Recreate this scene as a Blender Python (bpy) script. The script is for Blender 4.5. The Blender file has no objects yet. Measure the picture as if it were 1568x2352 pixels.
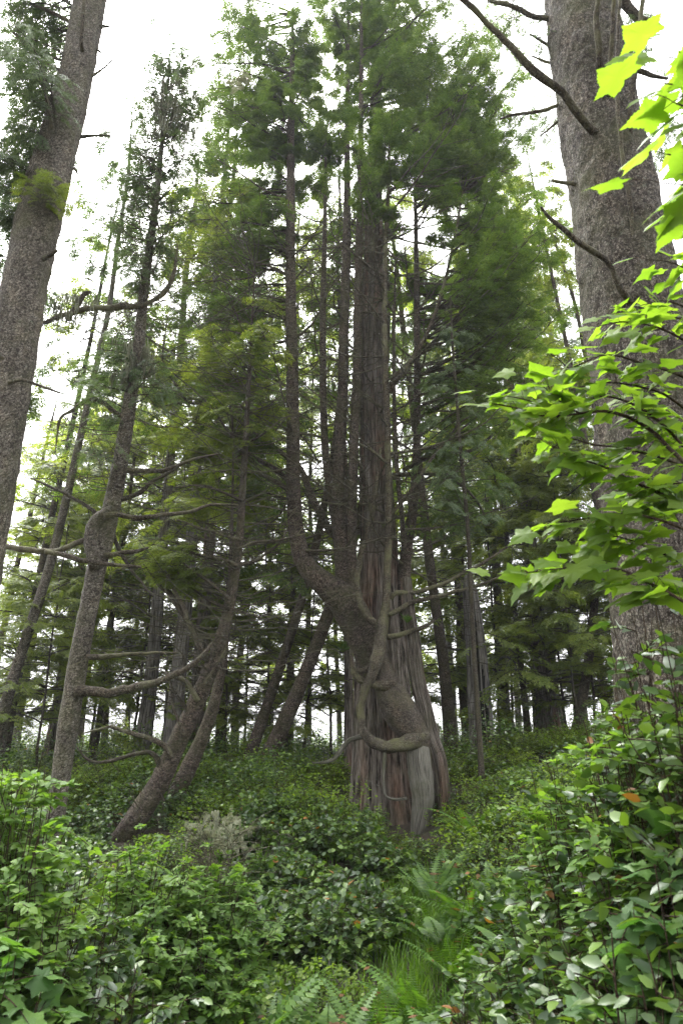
import bpy, math
import numpy as np

SC = bpy.context.scene
COL = SC.collection
R = math.radians

# ------------------------------------------------------------------ camera
EYE = np.array([0.0, 0.0, 1.65])
PITCH = R(19.5)
F, CX, CY = 1568.0, 784.0, 1176.0          # 24 mm lens on a 36 mm tall frame
cam = bpy.data.cameras.new("camera")
cam_o = bpy.data.objects.new("camera", cam)
COL.objects.link(cam_o)
cam_o.location = EYE
cam_o.rotation_euler = (R(90) + PITCH, 0, 0)
cam.sensor_fit = 'VERTICAL'
cam.sensor_height = 36.0
cam.sensor_width = 24.0
cam.lens = 24.0
cam.clip_start = 0.05
cam.clip_end = 3000.0
cam.dof.use_dof = True
cam.dof.focus_distance = 15.0
cam.dof.aperture_fstop = 5.0
SC.camera = cam_o

# ------------------------------------------------------------------ light
SUN_EL, SUN_AZ = R(60), R(-25)             # azimuth measured from +Y towards +X
world = bpy.data.worlds.new("World")
SC.world = world
world.use_nodes = True
nt = world.node_tree
nt.nodes.clear()
sky = nt.nodes.new('ShaderNodeTexSky')
sky.sky_type = 'NISHITA'
sky.sun_disc = False
sky.sun_elevation = SUN_EL
sky.sun_rotation = SUN_AZ
sky.air_density = 1.0
sky.dust_density = 6.0
sky.ozone_density = 1.0
hs = nt.nodes.new('ShaderNodeHueSaturation')    # overcast: the blue is nearly gone
hs.inputs['Saturation'].default_value = 0.10
hs.inputs['Value'].default_value = 1.0
bg = nt.nodes.new('ShaderNodeBackground')
bg.inputs['Strength'].default_value = 0.15
wo = nt.nodes.new('ShaderNodeOutputWorld')
nt.links.new(sky.outputs[0], hs.inputs['Color'])
nt.links.new(hs.outputs[0], bg.inputs['Color'])
nt.links.new(bg.outputs[0], wo.inputs['Surface'])
sun = bpy.data.lights.new("sun", 'SUN')
sun.energy = 1.0
sun.angle = R(30)
sun.color = (1.0, 0.97, 0.92)
sun_o = bpy.data.objects.new("sun", sun)
COL.objects.link(sun_o)
sun_o.rotation_euler = (R(90) - SUN_EL, 0, -SUN_AZ + math.pi)
sun_o.location = (0, 0, 60)

SC.view_settings.view_transform = 'Standard'
SC.view_settings.look = 'None'
SC.view_settings.gamma = 1.0
SC.view_settings.use_curve_mapping = False
SC.view_settings.exposure = 2.6
cy = SC.cycles
cy.max_bounces = 12
cy.diffuse_bounces = 8
cy.glossy_bounces = 2
cy.transmission_bounces = 8
cy.transparent_max_bounces = 4
cy.sample_clamp_indirect = 4.0
cy.use_denoising = True
cy.use_adaptive_sampling = False
cy.caustics_reflective = False
cy.caustics_refractive = False
cy.denoising_prefilter = 'NONE'


# ------------------------------------------------------------------ helpers
def at(px, py, Y):
    """World point seen at pixel (px, py) of the 1568 x 2352 photograph, Y metres in front of the camera."""
    u, v = (px - CX) / F, (CY - py) / F
    t = Y / (math.cos(PITCH) - v * math.sin(PITCH))
    return np.array([u * t, Y, EYE[2] + (math.sin(PITCH) + v * math.cos(PITCH)) * t])


def mpp(py, Y):
    """Metres per photograph pixel there."""
    return Y / (math.cos(PITCH) - (CY - py) / F * math.sin(PITCH)) / F


def pth(rows, Y):
    """rows of (px, py, width_px[, dY]) -> points, radii in metres."""
    p, r = [], []
    for q in rows:
        y = Y + (q[3] if len(q) > 3 else 0)
        p.append(at(q[0], q[1], y))
        r.append(q[2] * 0.5 * mpp(q[1], y))
    return np.array(p), np.array(r)


def nrm(a):
    return a / np.maximum(np.linalg.norm(a, axis=-1, keepdims=True), 1e-9)


def _hash(ix, iy, iz):
    h = (ix * 374761393 + iy * 668265263 + iz * 2147483647 + 1013904223) & 0xFFFFFFFF
    h = ((h ^ (h >> 13)) * 1274126177) & 0xFFFFFFFF
    return ((h ^ (h >> 16)) & 0xFFFF) / 32767.5 - 1.0


def vnoise(p):
    """Value noise, -1..1, at the points p (N, 3)."""
    p = np.asarray(p, dtype=np.float64)
    i = np.floor(p).astype(np.int64)
    f = p - i
    f = f * f * (3 - 2 * f)
    out = 0
    for dx in (0, 1):
        for dy in (0, 1):
            for dz in (0, 1):
                w = (f[:, 0] if dx else 1 - f[:, 0]) * (f[:, 1] if dy else 1 - f[:, 1]) * (f[:, 2] if dz else 1 - f[:, 2])
                out = out + w * _hash(i[:, 0] + dx, i[:, 1] + dy, i[:, 2] + dz)
    return out


def sstep(x, a, b):
    t = np.clip((x - a) / (b - a), 0, 1)
    return t * t * (3 - 2 * t)


class MB:
    """Collects vertices, quads and triangles; build() links them as ONE mesh object."""

    def __init__(self):
        self.v, self.q, self.t, self.qm, self.tm, self.b, self.qs, self.ts = [], [], [], [], [], [], [], []
        self.n = 0

    def add(self, v, q=None, t=None, mat=0, bark=None, smooth=False):
        v = np.asarray(v, dtype=np.float32).reshape(-1, 3)
        self.v.append(v)
        self.b.append(np.zeros_like(v) if bark is None else np.asarray(bark, dtype=np.float32).reshape(-1, 3))
        if q is not None and len(q):
            q = np.asarray(q, dtype=np.int32) + self.n
            self.q.append(q); self.qm.append(np.full(len(q), mat, np.int32)); self.qs.append(np.full(len(q), smooth, bool))
        if t is not None and len(t):
            t = np.asarray(t, dtype=np.int32) + self.n
            self.t.append(t); self.tm.append(np.full(len(t), mat, np.int32)); self.ts.append(np.full(len(t), smooth, bool))
        self.n += len(v)

    def mesh(self, name, mats, origin=(0, 0, 0)):
        v = np.concatenate(self.v) - np.asarray(origin, dtype=np.float32)
        b = np.concatenate(self.b)
        q = np.concatenate(self.q) if self.q else np.zeros((0, 4), np.int32)
        t = np.concatenate(self.t) if self.t else np.zeros((0, 3), np.int32)
        me = bpy.data.meshes.new(name)
        me.vertices.add(len(v))
        me.vertices.foreach_set("co", v.ravel())
        loops = np.concatenate([q.ravel(), t.ravel()]).astype(np.int32)
        me.loops.add(len(loops))
        me.loops.foreach_set("vertex_index", loops)
        me.polygons.add(len(q) + len(t))
        starts = np.concatenate([np.arange(len(q)) * 4, len(q) * 4 + np.arange(len(t)) * 3]).astype(np.int32)
        me.polygons.foreach_set("loop_start", starts)
        z = [np.zeros(0, np.int32)]
        me.polygons.foreach_set("material_index", np.concatenate((self.qm + self.tm) or z).astype(np.int32))
        zb = [np.zeros(0, bool)]
        me.polygons.foreach_set("use_smooth", np.concatenate((self.qs + self.ts) or zb))
        if b.any():
            a = me.attributes.new("bark", 'FLOAT_VECTOR', 'POINT')
            a.data.foreach_set("vector", b.ravel())
        for m in mats:
            me.materials.append(m)
        me.update(calc_edges=True)
        return me

    def build(self, name, mats, parent=None, origin=None):
        if origin is None:
            origin = np.array(parent.location) if parent is not None else (0, 0, 0)
        o = bpy.data.objects.new(name, self.mesh(name, mats, origin))
        COL.objects.link(o)
        o.parent = parent
        return o


def tag(o, label=None, cat=None, group=None, kind=None):
    if label: o["label"] = label
    if cat: o["category"] = cat
    if group: o["group"] = group
    if kind: o["kind"] = kind
    return o


def thing(name, loc, label, cat, group=None):
    o = bpy.data.objects.new(name, None)
    COL.objects.link(o)
    o.location = [float(c) for c in loc]
    o.empty_display_size = 0.2
    return tag(o, label, cat, group)


def copy_thing(src, loc, rz, scale, label, group=None):
    c = src.copy()
    COL.objects.link(c)
    c.location = [float(q) for q in loc]
    c.rotation_euler = (0, 0, rz)
    c.scale = scale
    tag(c, label, None, group)
    for ch in list(src.children):
        d = ch.copy()
        COL.objects.link(d)
        d.parent = c
    return c


def catmull(p, r, step):
    p, r = np.asarray(p, float), np.asarray(r, float)
    pp = np.vstack([2 * p[0] - p[1], p, 2 * p[-1] - p[-2]])
    rr = np.concatenate([[r[0]], r, [r[-1]]])
    P, Q = [], []
    for i in range(1, len(pp) - 2):
        n = max(1, int(np.linalg.norm(pp[i + 1] - pp[i]) / step))
        t = np.linspace(0, 1, n, endpoint=False)[:, None]
        a, b, c, d = pp[i - 1], pp[i], pp[i + 1], pp[i + 2]
        P.append(0.5 * (2 * b + (c - a) * t + (2 * a - 5 * b + 4 * c - d) * t ** 2 + (3 * b - a - 3 * c + d) * t ** 3))
        tt = t[:, 0]; tt = tt * tt * (3 - 2 * tt) * 0.5 + tt * 0.5
        Q.append(rr[i] + (rr[i + 1] - rr[i]) * tt)
    P.append(pp[-2][None]); Q.append(rr[-2:-1])
    return np.vstack(P), np.maximum(np.concatenate(Q), 0.002)


def limb_mesh(mb, p, r, kind='smooth', K=16, step=0.12, seed=0, mat=0, cap=True, groove=None, flare=0.0):
    """One tapering trunk or limb along p with radii r; KIND shapes its surface."""
    p, r = catmull(p, r, step)
    n = len(p)
    if kind == 'smooth':                       # small kinks, never at the root
        s_ = np.concatenate([[0], np.cumsum(np.linalg.norm(np.diff(p, axis=0), axis=1))])
        w_ = np.minimum(s_ / .4, 1) * np.minimum(.035, .5 * r + .006)
        for k_ in range(3):
            p[:, k_] += w_ * (vnoise(np.stack([s_ * 3.1, 0 * s_ + seed * 3.7, 0 * s_ + k_ * 11.3], -1)) + .5 * vnoise(np.stack([s_ * 8.3, 0 * s_ + seed * 1.7, 0 * s_ + k_ * 5.3], -1)))
    tan = nrm(np.gradient(p, axis=0))
    nx = np.zeros_like(p)
    ref = np.array([1.0, 0, 0]) if abs(tan[0][0]) < 0.9 else np.array([0, 1.0, 0])
    cur = ref
    for i in range(n):
        cur = cur - tan[i] * cur.dot(tan[i])
        cur = cur / max(np.linalg.norm(cur), 1e-6)
        nx[i] = cur
    ny = np.cross(tan, nx)
    s = np.concatenate([[0], np.cumsum(np.linalg.norm(np.diff(p, axis=0), axis=1))])
    ph = np.linspace(0, 2 * np.pi, K, endpoint=False)
    S, PH = np.meshgrid(s, ph, indexing='ij')
    RR = np.repeat(r[:, None], K, axis=1)
    rng = np.random.default_rng(seed)
    c3 = np.stack([np.cos(PH), np.sin(PH)], -1)
    d = np.zeros_like(RR)
    if kind == 'cedar':
        for k, a in ((3, .06), (5, .06), (8, .04), (13, .03), (21, .022), (34, .016), (47, .012)):
            o = rng.uniform(0, 6.28)
            d += a * np.cos(k * PH + o + 0.9 * np.sin(S * rng.uniform(.3, .9) + o))
        q = np.stack([c3[..., 0] * 9, c3[..., 1] * 9, S * 0.5], -1).reshape(-1, 3)
        d += 0.03 * vnoise(q + seed * 7.1).reshape(RR.shape)
    elif kind == 'spruce':
        q = np.stack([c3[..., 0] * 2.0, c3[..., 1] * 2.0, S * 1.3], -1).reshape(-1, 3)
        d += 0.05 * vnoise(q + seed * 7.1).reshape(RR.shape)
        m = r.mean() / 0.07
        q = np.stack([c3[..., 0] * m, c3[..., 1] * m, S * 9], -1).reshape(-1, 3)
        d += np.minimum(0.045, 0.02 / np.maximum(RR, .05)) * vnoise(q + seed * 3.3).reshape(RR.shape)
    else:
        q = np.stack([c3[..., 0] * 1.3, c3[..., 1] * 1.3, S * 3.0], -1).reshape(-1, 3)
        d += 0.16 * vnoise(q + seed * 5.3).reshape(RR.shape)
        q = np.stack([c3[..., 0] * 3, c3[..., 1] * 3, S * 11], -1).reshape(-1, 3)
        d += 0.10 * vnoise(q + seed * 2.9).reshape(RR.shape)
    if flare:
        lobes = 0.6 + 0.4 * np.cos(5 * PH + seed)
        d += flare * np.exp(-S / 0.45) * lobes
    if groove is not None:                     # (angle, half width, depth, s0, s1): a split running along the stem
        for (g0, gw, gd, s0, s1) in groove:
            da = (PH - g0 - 0.12 * np.sin(S * 1.7) + np.pi) % (2 * np.pi) - np.pi
            d -= gd * np.exp(-(da / gw) ** 2) * sstep(S, s0 - .25, s0 + .1) * (1 - sstep(S, s1 - .1, s1 + .4))
    RR = RR * (1 + d)
    v = p[:, None] + RR[..., None] * (np.cos(PH)[..., None] * nx[:, None] + np.sin(PH)[..., None] * ny[:, None])
    rb = float(r.mean())
    bark = np.stack([rb * np.cos(PH), rb * np.sin(PH), S], -1)
    i = np.arange(n - 1)[:, None] * K + np.arange(K)[None]
    j = np.arange(n - 1)[:, None] * K + (np.arange(K)[None] + 1) % K
    q = np.stack([i, j, j + K, i + K], -1).reshape(-1, 4)
    v, bark = v.reshape(-1, 3), bark.reshape(-1, 3)
    t = None
    if cap:
        tips = [p[0] - tan[0] * r[0] * .3, p[-1] + tan[-1] * r[-1] * .6]
        v = np.vstack([v, tips])
        bark = np.vstack([bark, [[0, 0, 0], [0, 0, s[-1]]]])
        a = np.arange(K); b_ = (a + 1) % K
        o = (n - 1) * K
        t = np.vstack([np.stack([b_, a, np.full(K, n * K)], -1), np.stack([o + a, o + b_, np.full(K, n * K + 1)], -1)])
    mb.add(v, q, t, mat, bark, True)
    return p, r


def tubes(mb, P, Rr, K=4, mat=0):
    """Many thin tubes at once: P (M, N, 3), Rr (M, N)."""
    M, N, _ = P.shape
    if M == 0:
        return
    tan = nrm(np.gradient(P, axis=1))
    ref = np.where(np.abs(tan[..., 2:3]) > 0.9, np.array([1.0, 0, 0]), np.array([0, 0, 1.0]))
    a = nrm(np.cross(tan, ref)); b = np.cross(tan, a)
    ph = np.linspace(0, 2 * np.pi, K, endpoint=False)
    v = P[:, :, None] + Rr[:, :, None, None] * (np.cos(ph)[:, None] * a[:, :, None] + np.sin(ph)[:, None] * b[:, :, None])
    s = np.cumsum(np.concatenate([np.zeros((M, 1)), np.linalg.norm(np.diff(P, axis=1), axis=2)], 1), 1)
    rb = Rr.mean()
    bark = np.stack(np.broadcast_arrays(rb * np.cos(ph)[None, None], rb * np.sin(ph)[None, None], s[:, :, None] + np.arange(M)[:, None, None] * 1.7), -1)
    base = (np.arange(M) * N * K)[:, None, None] + (np.arange(N - 1) * K)[None, :, None]
    i = base + np.arange(K); j = base + (np.arange(K) + 1) % K
    q = np.stack([i, j, j + K, i + K], -1).reshape(-1, 4)
    mb.add(v.reshape(-1, 3), q, None, mat, bark.reshape(-1, 3), True)


def frames(x, up):
    """Rotation matrices whose columns are x, y, z with z near UP."""
    x = nrm(x)
    y = nrm(np.cross(up, x))
    z = np.cross(x, y)
    return np.stack([x, y, z], -1)


def stamp(mb, tv, tq, tt, M, s, pos, mat=0, smooth=False):
    """Copies of a small shape: M (n, 3, 3) frames, s (n,) or (n, 3) scales, pos (n, 3)."""
    n, k = len(pos), len(tv)
    if n == 0:
        return
    s = np.asarray(s)
    s = np.repeat(s[:, None], 3, 1) if s.ndim == 1 else s
    loc = tv[None] * s[:, None]
    v = np.einsum('nij,nkj->nki', M, loc) + pos[:, None]
    off = (np.arange(n) * k)[:, None, None]
    q = (tq[None] + off).reshape(-1, 4) if tq is not None and len(tq) else None
    t = (tt[None] + off).reshape(-1, 3) if tt is not None and len(tt) else None
    mb.add(v.reshape(-1, 3), q, t, mat, None, smooth)


# ------------------------------------------------------------------ materials
def node(t, typ, **kw):
    n = t.nodes.new(typ)
    for k, v in kw.items():
        setattr(n, k, v)
    return n


def ramp(t, fac, stops):
    n = t.nodes.new('ShaderNodeValToRGB')
    e = n.color_ramp.elements
    while len(e) < len(stops):
        e.new(0.5)
    for k, (pos, c) in enumerate(stops):
        e[k].position = pos
        e[k].color = (*c, 1)
    t.links.new(fac, n.inputs[0])
    return n.outputs[0]


def mixc(t, fac, a, b, mode='MIX'):
    n = t.nodes.new('ShaderNodeMix')
    n.data_type = 'RGBA'
    n.blend_type = mode
    for sock, val in ((n.inputs[0], fac), (n.inputs[6], a), (n.inputs[7], b)):
        if isinstance(val, bpy.types.NodeSocket):
            t.links.new(val, sock)
        elif isinstance(val, tuple):
            sock.default_value = (*val, 1)
        else:
            sock.default_value = val
    return n.outputs[2]


def noise(t, vec, scale, detail=3, rough=0.55):
    n = t.nodes.new('ShaderNodeTexNoise')
    n.inputs['Scale'].default_value = scale
    n.inputs['Detail'].default_value = detail
    n.inputs['Roughness'].default_value = rough
    t.links.new(vec, n.inputs['Vector'])
    return n.outputs[0]


def scaled(t, vec, sc):
    n = t.nodes.new('ShaderNodeMapping')
    n.inputs['Scale'].default_value = sc
    t.links.new(vec, n.inputs['Vector'])
    return n.outputs[0]


def new_mat(name):
    m = bpy.data.materials.new(name)
    m.use_nodes = True
    t = m.node_tree
    p = t.nodes['Principled BSDF']
    return m, t, p, t.nodes['Material Output']


def leaf_mat(name, cols, trans=0.4, glow=(1.6, 1.7, 0.7), rough=0.5, spec=0.3, clump=0.9, dead=None):
    """Leaves: COLS dark, mid and fresh; light passes through them."""
    m, t, p, out = new_mat(name)
    geo = node(t, 'ShaderNodeNewGeometry')
    tc = node(t, 'ShaderNodeTexCoord')
    big = noise(t, tc.outputs['Object'], clump, 2)
    rnd = geo.outputs['Random Per Island']
    add = node(t, 'ShaderNodeMath', operation='MULTIPLY_ADD')
    t.links.new(rnd, add.inputs[0]); add.inputs[1].default_value = 0.45
    t.links.new(big, add.inputs[2])
    c = ramp(t, add.outputs[0], [(0.38, cols[0]), (0.68, cols[1]), (1.0, cols[2])])
    if dead:
        gt = node(t, 'ShaderNodeMath', operation='GREATER_THAN')
        t.links.new(rnd, gt.inputs[0]); gt.inputs[1].default_value = 1 - dead[0]
        c = mixc(t, gt.outputs[0], c, dead[1])
    t.links.new(c, p.inputs['Base Color'])
    p.inputs['Roughness'].default_value = rough
    p.inputs['Specular IOR Level'].default_value = spec
    tr = node(t, 'ShaderNodeBsdfTranslucent')
    t.links.new(mixc(t, 1.0, c, glow, 'MULTIPLY'), tr.inputs['Color'])
    mx = node(t, 'ShaderNodeMixShader')
    mx.inputs[0].default_value = trans
    t.links.new(p.outputs[0], mx.inputs[1]); t.links.new(tr.outputs[0], mx.inputs[2])
    t.links.new(mx.outputs[0], out.inputs['Surface'])
    return m


def bark_mat(name, kind, dark, mid, light, moss=(0.07, 0.075, 0.03), moss_amt=0.3, lichen=0.3, bump=1.0, red=None, sc=1.0):
    m, t, p, out = new_mat(name)
    at_ = node(t, 'ShaderNodeAttribute', attribute_name='bark')
    vec = at_.outputs['Vector']
    tc = node(t, 'ShaderNodeTexCoord')
    if kind == 'spruce':
        wob = noise(t, vec, 9 * sc, 3)
        v2 = node(t, 'ShaderNodeVectorMath', operation='MULTIPLY_ADD')
        cmb = node(t, 'ShaderNodeCombineXYZ')
        for k in range(3): t.links.new(wob, cmb.inputs[k])
        t.links.new(cmb.outputs[0], v2.inputs[0]); v2.inputs[1].default_value = (.22 / sc, .22 / sc, .22 / sc); t.links.new(vec, v2.inputs[2])
        vo = node(t, 'ShaderNodeTexVoronoi')
        t.links.new(scaled(t, v2.outputs[0], (34 * sc, 34 * sc, 20 * sc)), vo.inputs['Vector'])
        vo.inputs['Scale'].default_value = 1.0
        dist = vo.outputs['Distance']
        sep = node(t, 'ShaderNodeSeparateColor'); t.links.new(vo.outputs['Color'], sep.inputs[0])
        fine = noise(t, vec, 60 * sc, 4, 0.7)
        mul = node(t, 'ShaderNodeMath', operation='MULTIPLY'); t.links.new(sep.outputs[0], mul.inputs[0]); t.links.new(fine, mul.inputs[1])
        c = ramp(t, mul.outputs[0], [(0.05, dark), (0.3, mid), (0.62, light)])
        vp = node(t, 'ShaderNodeTexVoronoi', feature='DISTANCE_TO_EDGE')
        t.links.new(scaled(t, v2.outputs[0], (10 * sc, 10 * sc, 3.6 * sc)), vp.inputs['Vector'])
        vp.inputs['Scale'].default_value = 1.0
        plate = ramp(t, vp.outputs['Distance'], [(0.0, (.36, .33, .31)), (0.10, (.85, .83, .8)), (.35, (1.08, 1.07, 1.05))])
        c = mixc(t, .85, c, plate, 'MULTIPLY')
        edge = ramp(t, dist, [(0.3, (1, 1, 1)), (0.95, (.45, .43, .43))])
        c = mixc(t, 1.0, c, edge, 'MULTIPLY')
        c = mixc(t, 1.0, c, ramp(t, noise(t, scaled(t, vec, (2.2 * sc, 2.2 * sc, .9 * sc)), 1.0, 4, .6), [(.3, (.58, .55, .52)), (.5, (1, 1, 1)), (.7, (1.35, 1.3, 1.2))]), 'MULTIPLY')
        hgt = node(t, 'ShaderNodeMath', operation='MULTIPLY_ADD')
        t.links.new(dist, hgt.inputs[0]); hgt.inputs[1].default_value = -0.7; t.links.new(fine, hgt.inputs[2])
        bd = 0.03 / sc
    else:
        st = noise(t, scaled(t, vec, (60 * sc, 60 * sc, 2.2 * sc)), 1.0, 4, 0.65)
        st2 = noise(t, scaled(t, vec, (9 * sc, 9 * sc, .6 * sc)), 1.0, 2, 0.5)
        mul = node(t, 'ShaderNodeMath', operation='MULTIPLY_ADD'); t.links.new(st2, mul.inputs[0]); mul.inputs[1].default_value = 0.35; t.links.new(st, mul.inputs[2])
        c = ramp(t, mul.outputs[0], [(0.55, tuple(k * .5 for k in dark)), (0.68, mid), (0.84, light)])
        if red:
            rn = noise(t, scaled(t, vec, (3.5, 3.5, .35)), 1.0, 2)
            c = mixc(t, ramp(t, rn, [(0.5, (0, 0, 0)), (0.66, (.8, .8, .8))]), c, mixc(t, 1.0, c, red, 'MULTIPLY'))
        hgt = st
        bd = 0.14 / sc
    ln = noise(t, tc.outputs['Object'], 9 * sc, 4, 0.7)
    c = mixc(t, ramp(t, ln, [(0.58, (0, 0, 0)), (0.7, (lichen,) * 3)]), c, (0.2, 0.215, 0.17))
    mn = noise(t, tc.outputs['Object'], 1.1 * sc ** .5, 6, 0.7)
    c = mixc(t, ramp(t, mn, [(0.46, (0, 0, 0)), (0.66, (moss_amt,) * 3)]), c, moss)
    t.links.new(c, p.inputs['Base Color'])
    p.inputs['Roughness'].default_value = 0.85
    p.inputs['Specular IOR Level'].default_value = 0.2
    b = node(t, 'ShaderNodeBump')
    b.inputs['Strength'].default_value = bump
    b.inputs['Distance'].default_value = bd
    h = hgt.outputs[0] if hasattr(hgt, 'outputs') else hgt
    t.links.new(h, b.inputs['Height'])
    t.links.new(b.outputs[0], p.inputs['Normal'])
    return m


M_SPRUCE = bark_mat('spruce_bark', 'spruce', (.032, .026, .021), (.105, .089, .073), (.30, .28, .245), moss_amt=.55, lichen=.55, bump=.8, sc=1.7)
M_FIR = bark_mat('grey_bark', 'spruce', (.045, .037, .031), (.165, .148, .124), (.36, .335, .29), moss_amt=.6, lichen=.6, sc=2.3, bump=.8)
M_HEM = bark_mat('hemlock_bark', 'spruce', (.040, .030, .025), (.135, .108, .09), (.25, .21, .18), moss_amt=.65, lichen=.45, sc=2.0)
M_CEDAR = bark_mat('cedar_bark', 'cedar', (.045, .034, .028), (.17, .142, .118), (.31, .275, .235), moss_amt=.45, lichen=.3, red=(1.15, .78, .64))
M_GREYCED = bark_mat('grey_cedar_bark', 'cedar', (.06, .053, .047), (.18, .165, .15), (.33, .31, .28), moss_amt=.25, lichen=.3)
M_PALE = bark_mat('bare_wood', 'cedar', (.11, .10, .082), (.155, .145, .12), (.215, .205, .17), moss_amt=.6, lichen=.35, bump=.5, sc=1.5)
M_BOLE = bark_mat('web_bark', 'spruce', (.055, .045, .037), (.115, .097, .08), (.18, .16, .132), moss=(.085, .08, .042), moss_amt=.75, lichen=.5, sc=2.4, bump=.7)
M_LOOP = bark_mat('loop_bark', 'spruce', (.06, .05, .04), (.13, .115, .09), (.22, .20, .16), moss=(.13, .13, .06), moss_amt=.85, lichen=.7, sc=2.6, bump=.7)
M_MOSSY = bark_mat('mossy_limb', 'spruce', (.05, .04, .03), (.12, .10, .075), (.24, .215, .165), moss=(.17, .17, .09), moss_amt=.85, lichen=.7, sc=2.5)
M_DEADTW = bark_mat('dead_twig', 'spruce', (.07, .06, .045), (.15, .135, .10), (.25, .23, .18), moss=(.16, .165, .09), moss_amt=.7, lichen=.6, sc=3.0)
M_TWIG = bark_mat('twig_bark', 'spruce', (.03, .024, .018), (.085, .072, .055), (.16, .145, .11), moss=(.09, .09, .045), moss_amt=.6, lichen=.4, sc=3.0)
M_BURNT = bark_mat('charred_wood', 'cedar', (.006, .005, .005), (.012, .011, .010), (.03, .027, .024), moss_amt=.05, lichen=.02)
M_STEM = bark_mat('shrub_stem', 'spruce', (.035, .022, .014), (.08, .05, .03), (.14, .095, .06), moss_amt=.2, lichen=.1, sc=4)

M_NEEDLE = leaf_mat('hemlock_needles', [(.034, .062, .016), (.078, .130, .030), (.155, .215, .045)], .5, (1.45, 1.55, .7))
M_NEEDLE_Y = leaf_mat('cedar_sprays', [(.064, .098, .020), (.140, .192, .038), (.24, .29, .055)], .52, (1.5, 1.5, .65))
M_NEEDLE_B = leaf_mat('spruce_needles', [(.035, .060, .026), (.075, .115, .048), (.135, .180, .080)], .42, (1.4, 1.5, .8))
M_LICHEN = leaf_mat('hanging_lichen', [(.13, .14, .09), (.22, .23, .16), (.33, .34, .25)], .3, (1.2, 1.2, .9), .8, .1)
M_MAPLE = leaf_mat('maple_leaves', [(0.0765, 0.1403, 0.0170), (0.1275, 0.2082, 0.0272), (0.1742, 0.2550, 0.0382)], .62, (1.5, 1.6, .6), .5, .3, 5.0)
M_SALAL = leaf_mat('salal_leaves', [(0.0198, 0.0432, 0.0144), (0.0450, 0.0882, 0.0234), (0.1350, 0.2160, 0.0360)], .24, (1.8, 1.9, .5), .36, .45, 2.5, (.004, (.25, .12, .04)))
M_SALAL_B = leaf_mat('leathery_leaves', [(0.0160, 0.0352, 0.0136), (0.0360, 0.0736, 0.0208), (0.1120, 0.1840, 0.0320)], .25, (1.8, 1.9, .5), .36, .45, 3.0, (.005, (.20, .09, .025)))
M_HUCK = leaf_mat('huckleberry_leaves', [(0.0595, 0.1105, 0.0170), (0.1190, 0.1913, 0.0272), (0.1955, 0.2720, 0.0382)], .48, (1.6, 1.7, .5), .45, .35, 1.6)
M_SALMON = leaf_mat('salmonberry_leaves', [(0.0555, 0.1110, 0.0252), (0.1036, 0.1887, 0.0407), (0.1702, 0.2664, 0.0592)], .45, (1.5, 1.6, .5), .5, .3, 2.0)
M_THIMB = leaf_mat('thimbleberry_leaves', [(0.0338, 0.0825, 0.0210), (0.0638, 0.1350, 0.0315), (0.1125, 0.2025, 0.0450)], .38, (1.4, 1.6, .6), .5, .3, 2.0)
M_FERN = leaf_mat('fern_fronds', [(0.0340, 0.0850, 0.0153), (0.0723, 0.1487, 0.0238), (0.1275, 0.2295, 0.0382)], .4, (1.5, 1.6, .5), .45, .35, 1.5, (.03, (.16, .08, .03)))
M_GRASS = leaf_mat('grass_blades', [(0.0400, 0.0960, 0.0096), (0.0800, 0.1600, 0.0160), (0.1360, 0.2320, 0.0240)], .45, (1.5, 1.6, .5), .5, .3, 1.5)
M_COVER = leaf_mat('ground_leaves', [(.035, .075, .02), (.08, .15, .03), (.16, .24, .04)], .35, (1.6, 1.7, .5), .4, .4, 1.5, (.02, (.12, .075, .04)))

# ------------------------------------------------------------------ ground
def ground_h(x, y):
    x = np.asarray(x, float); y = np.asarray(y, float)
    h = np.interp(y, [-40, 0, 3, 6, 10, 13, 16.3, 19, 27, 38, 46, 62, 80, 130, 600],
                  [-.3, 0, -.25, -.32, -.05, .17, .36, 1.2, 1.45, 1.5, 1.1, -1.5, -4.5, -12, -14])
    h = h + .45 * sstep(-x, 0, 1.6) * sstep(y, 14.3, 16.5) * (1 - sstep(y, 16.5, 19)) + .3 * sstep(x, 2.5, 5) * sstep(y, 12, 18) * (1 - sstep(y, 30, 45))
    near = 1 - sstep(y, 9, 17)
    h = h + .75 * sstep(x, .7, 3.2) * near + .4 * sstep(-x, 1.2, 3.4) * (1 - sstep(y, 4.5, 8.5))
    h = h + .45 * np.exp(-((x + 1.5) / 1.5) ** 2 - ((y - 13.5) / 2.4) ** 2)
    h = h + .40 * np.exp(-((x + .6) / 1.1) ** 2 - ((y - 11) / 1.6) ** 2)
    h = h + .55 * np.exp(-((x - 4.5) / 2.2) ** 2 - ((y - 14.5) / 4.0) ** 2)
    h = h - .42 * np.exp(-((x - 1.05) / 1.15) ** 2 - ((y - 13.6) / 2.3) ** 2)
    q = np.stack([x.ravel() * .7, y.ravel() * .7, 0 * x.ravel()], -1)
    return h + (.10 * vnoise(q)).reshape(h.shape) + .03 * vnoise(q * 4 + 9).reshape(h.shape)


def gh(x, y):
    return float(ground_h(np.array([x]), np.array([y]))[0])


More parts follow.
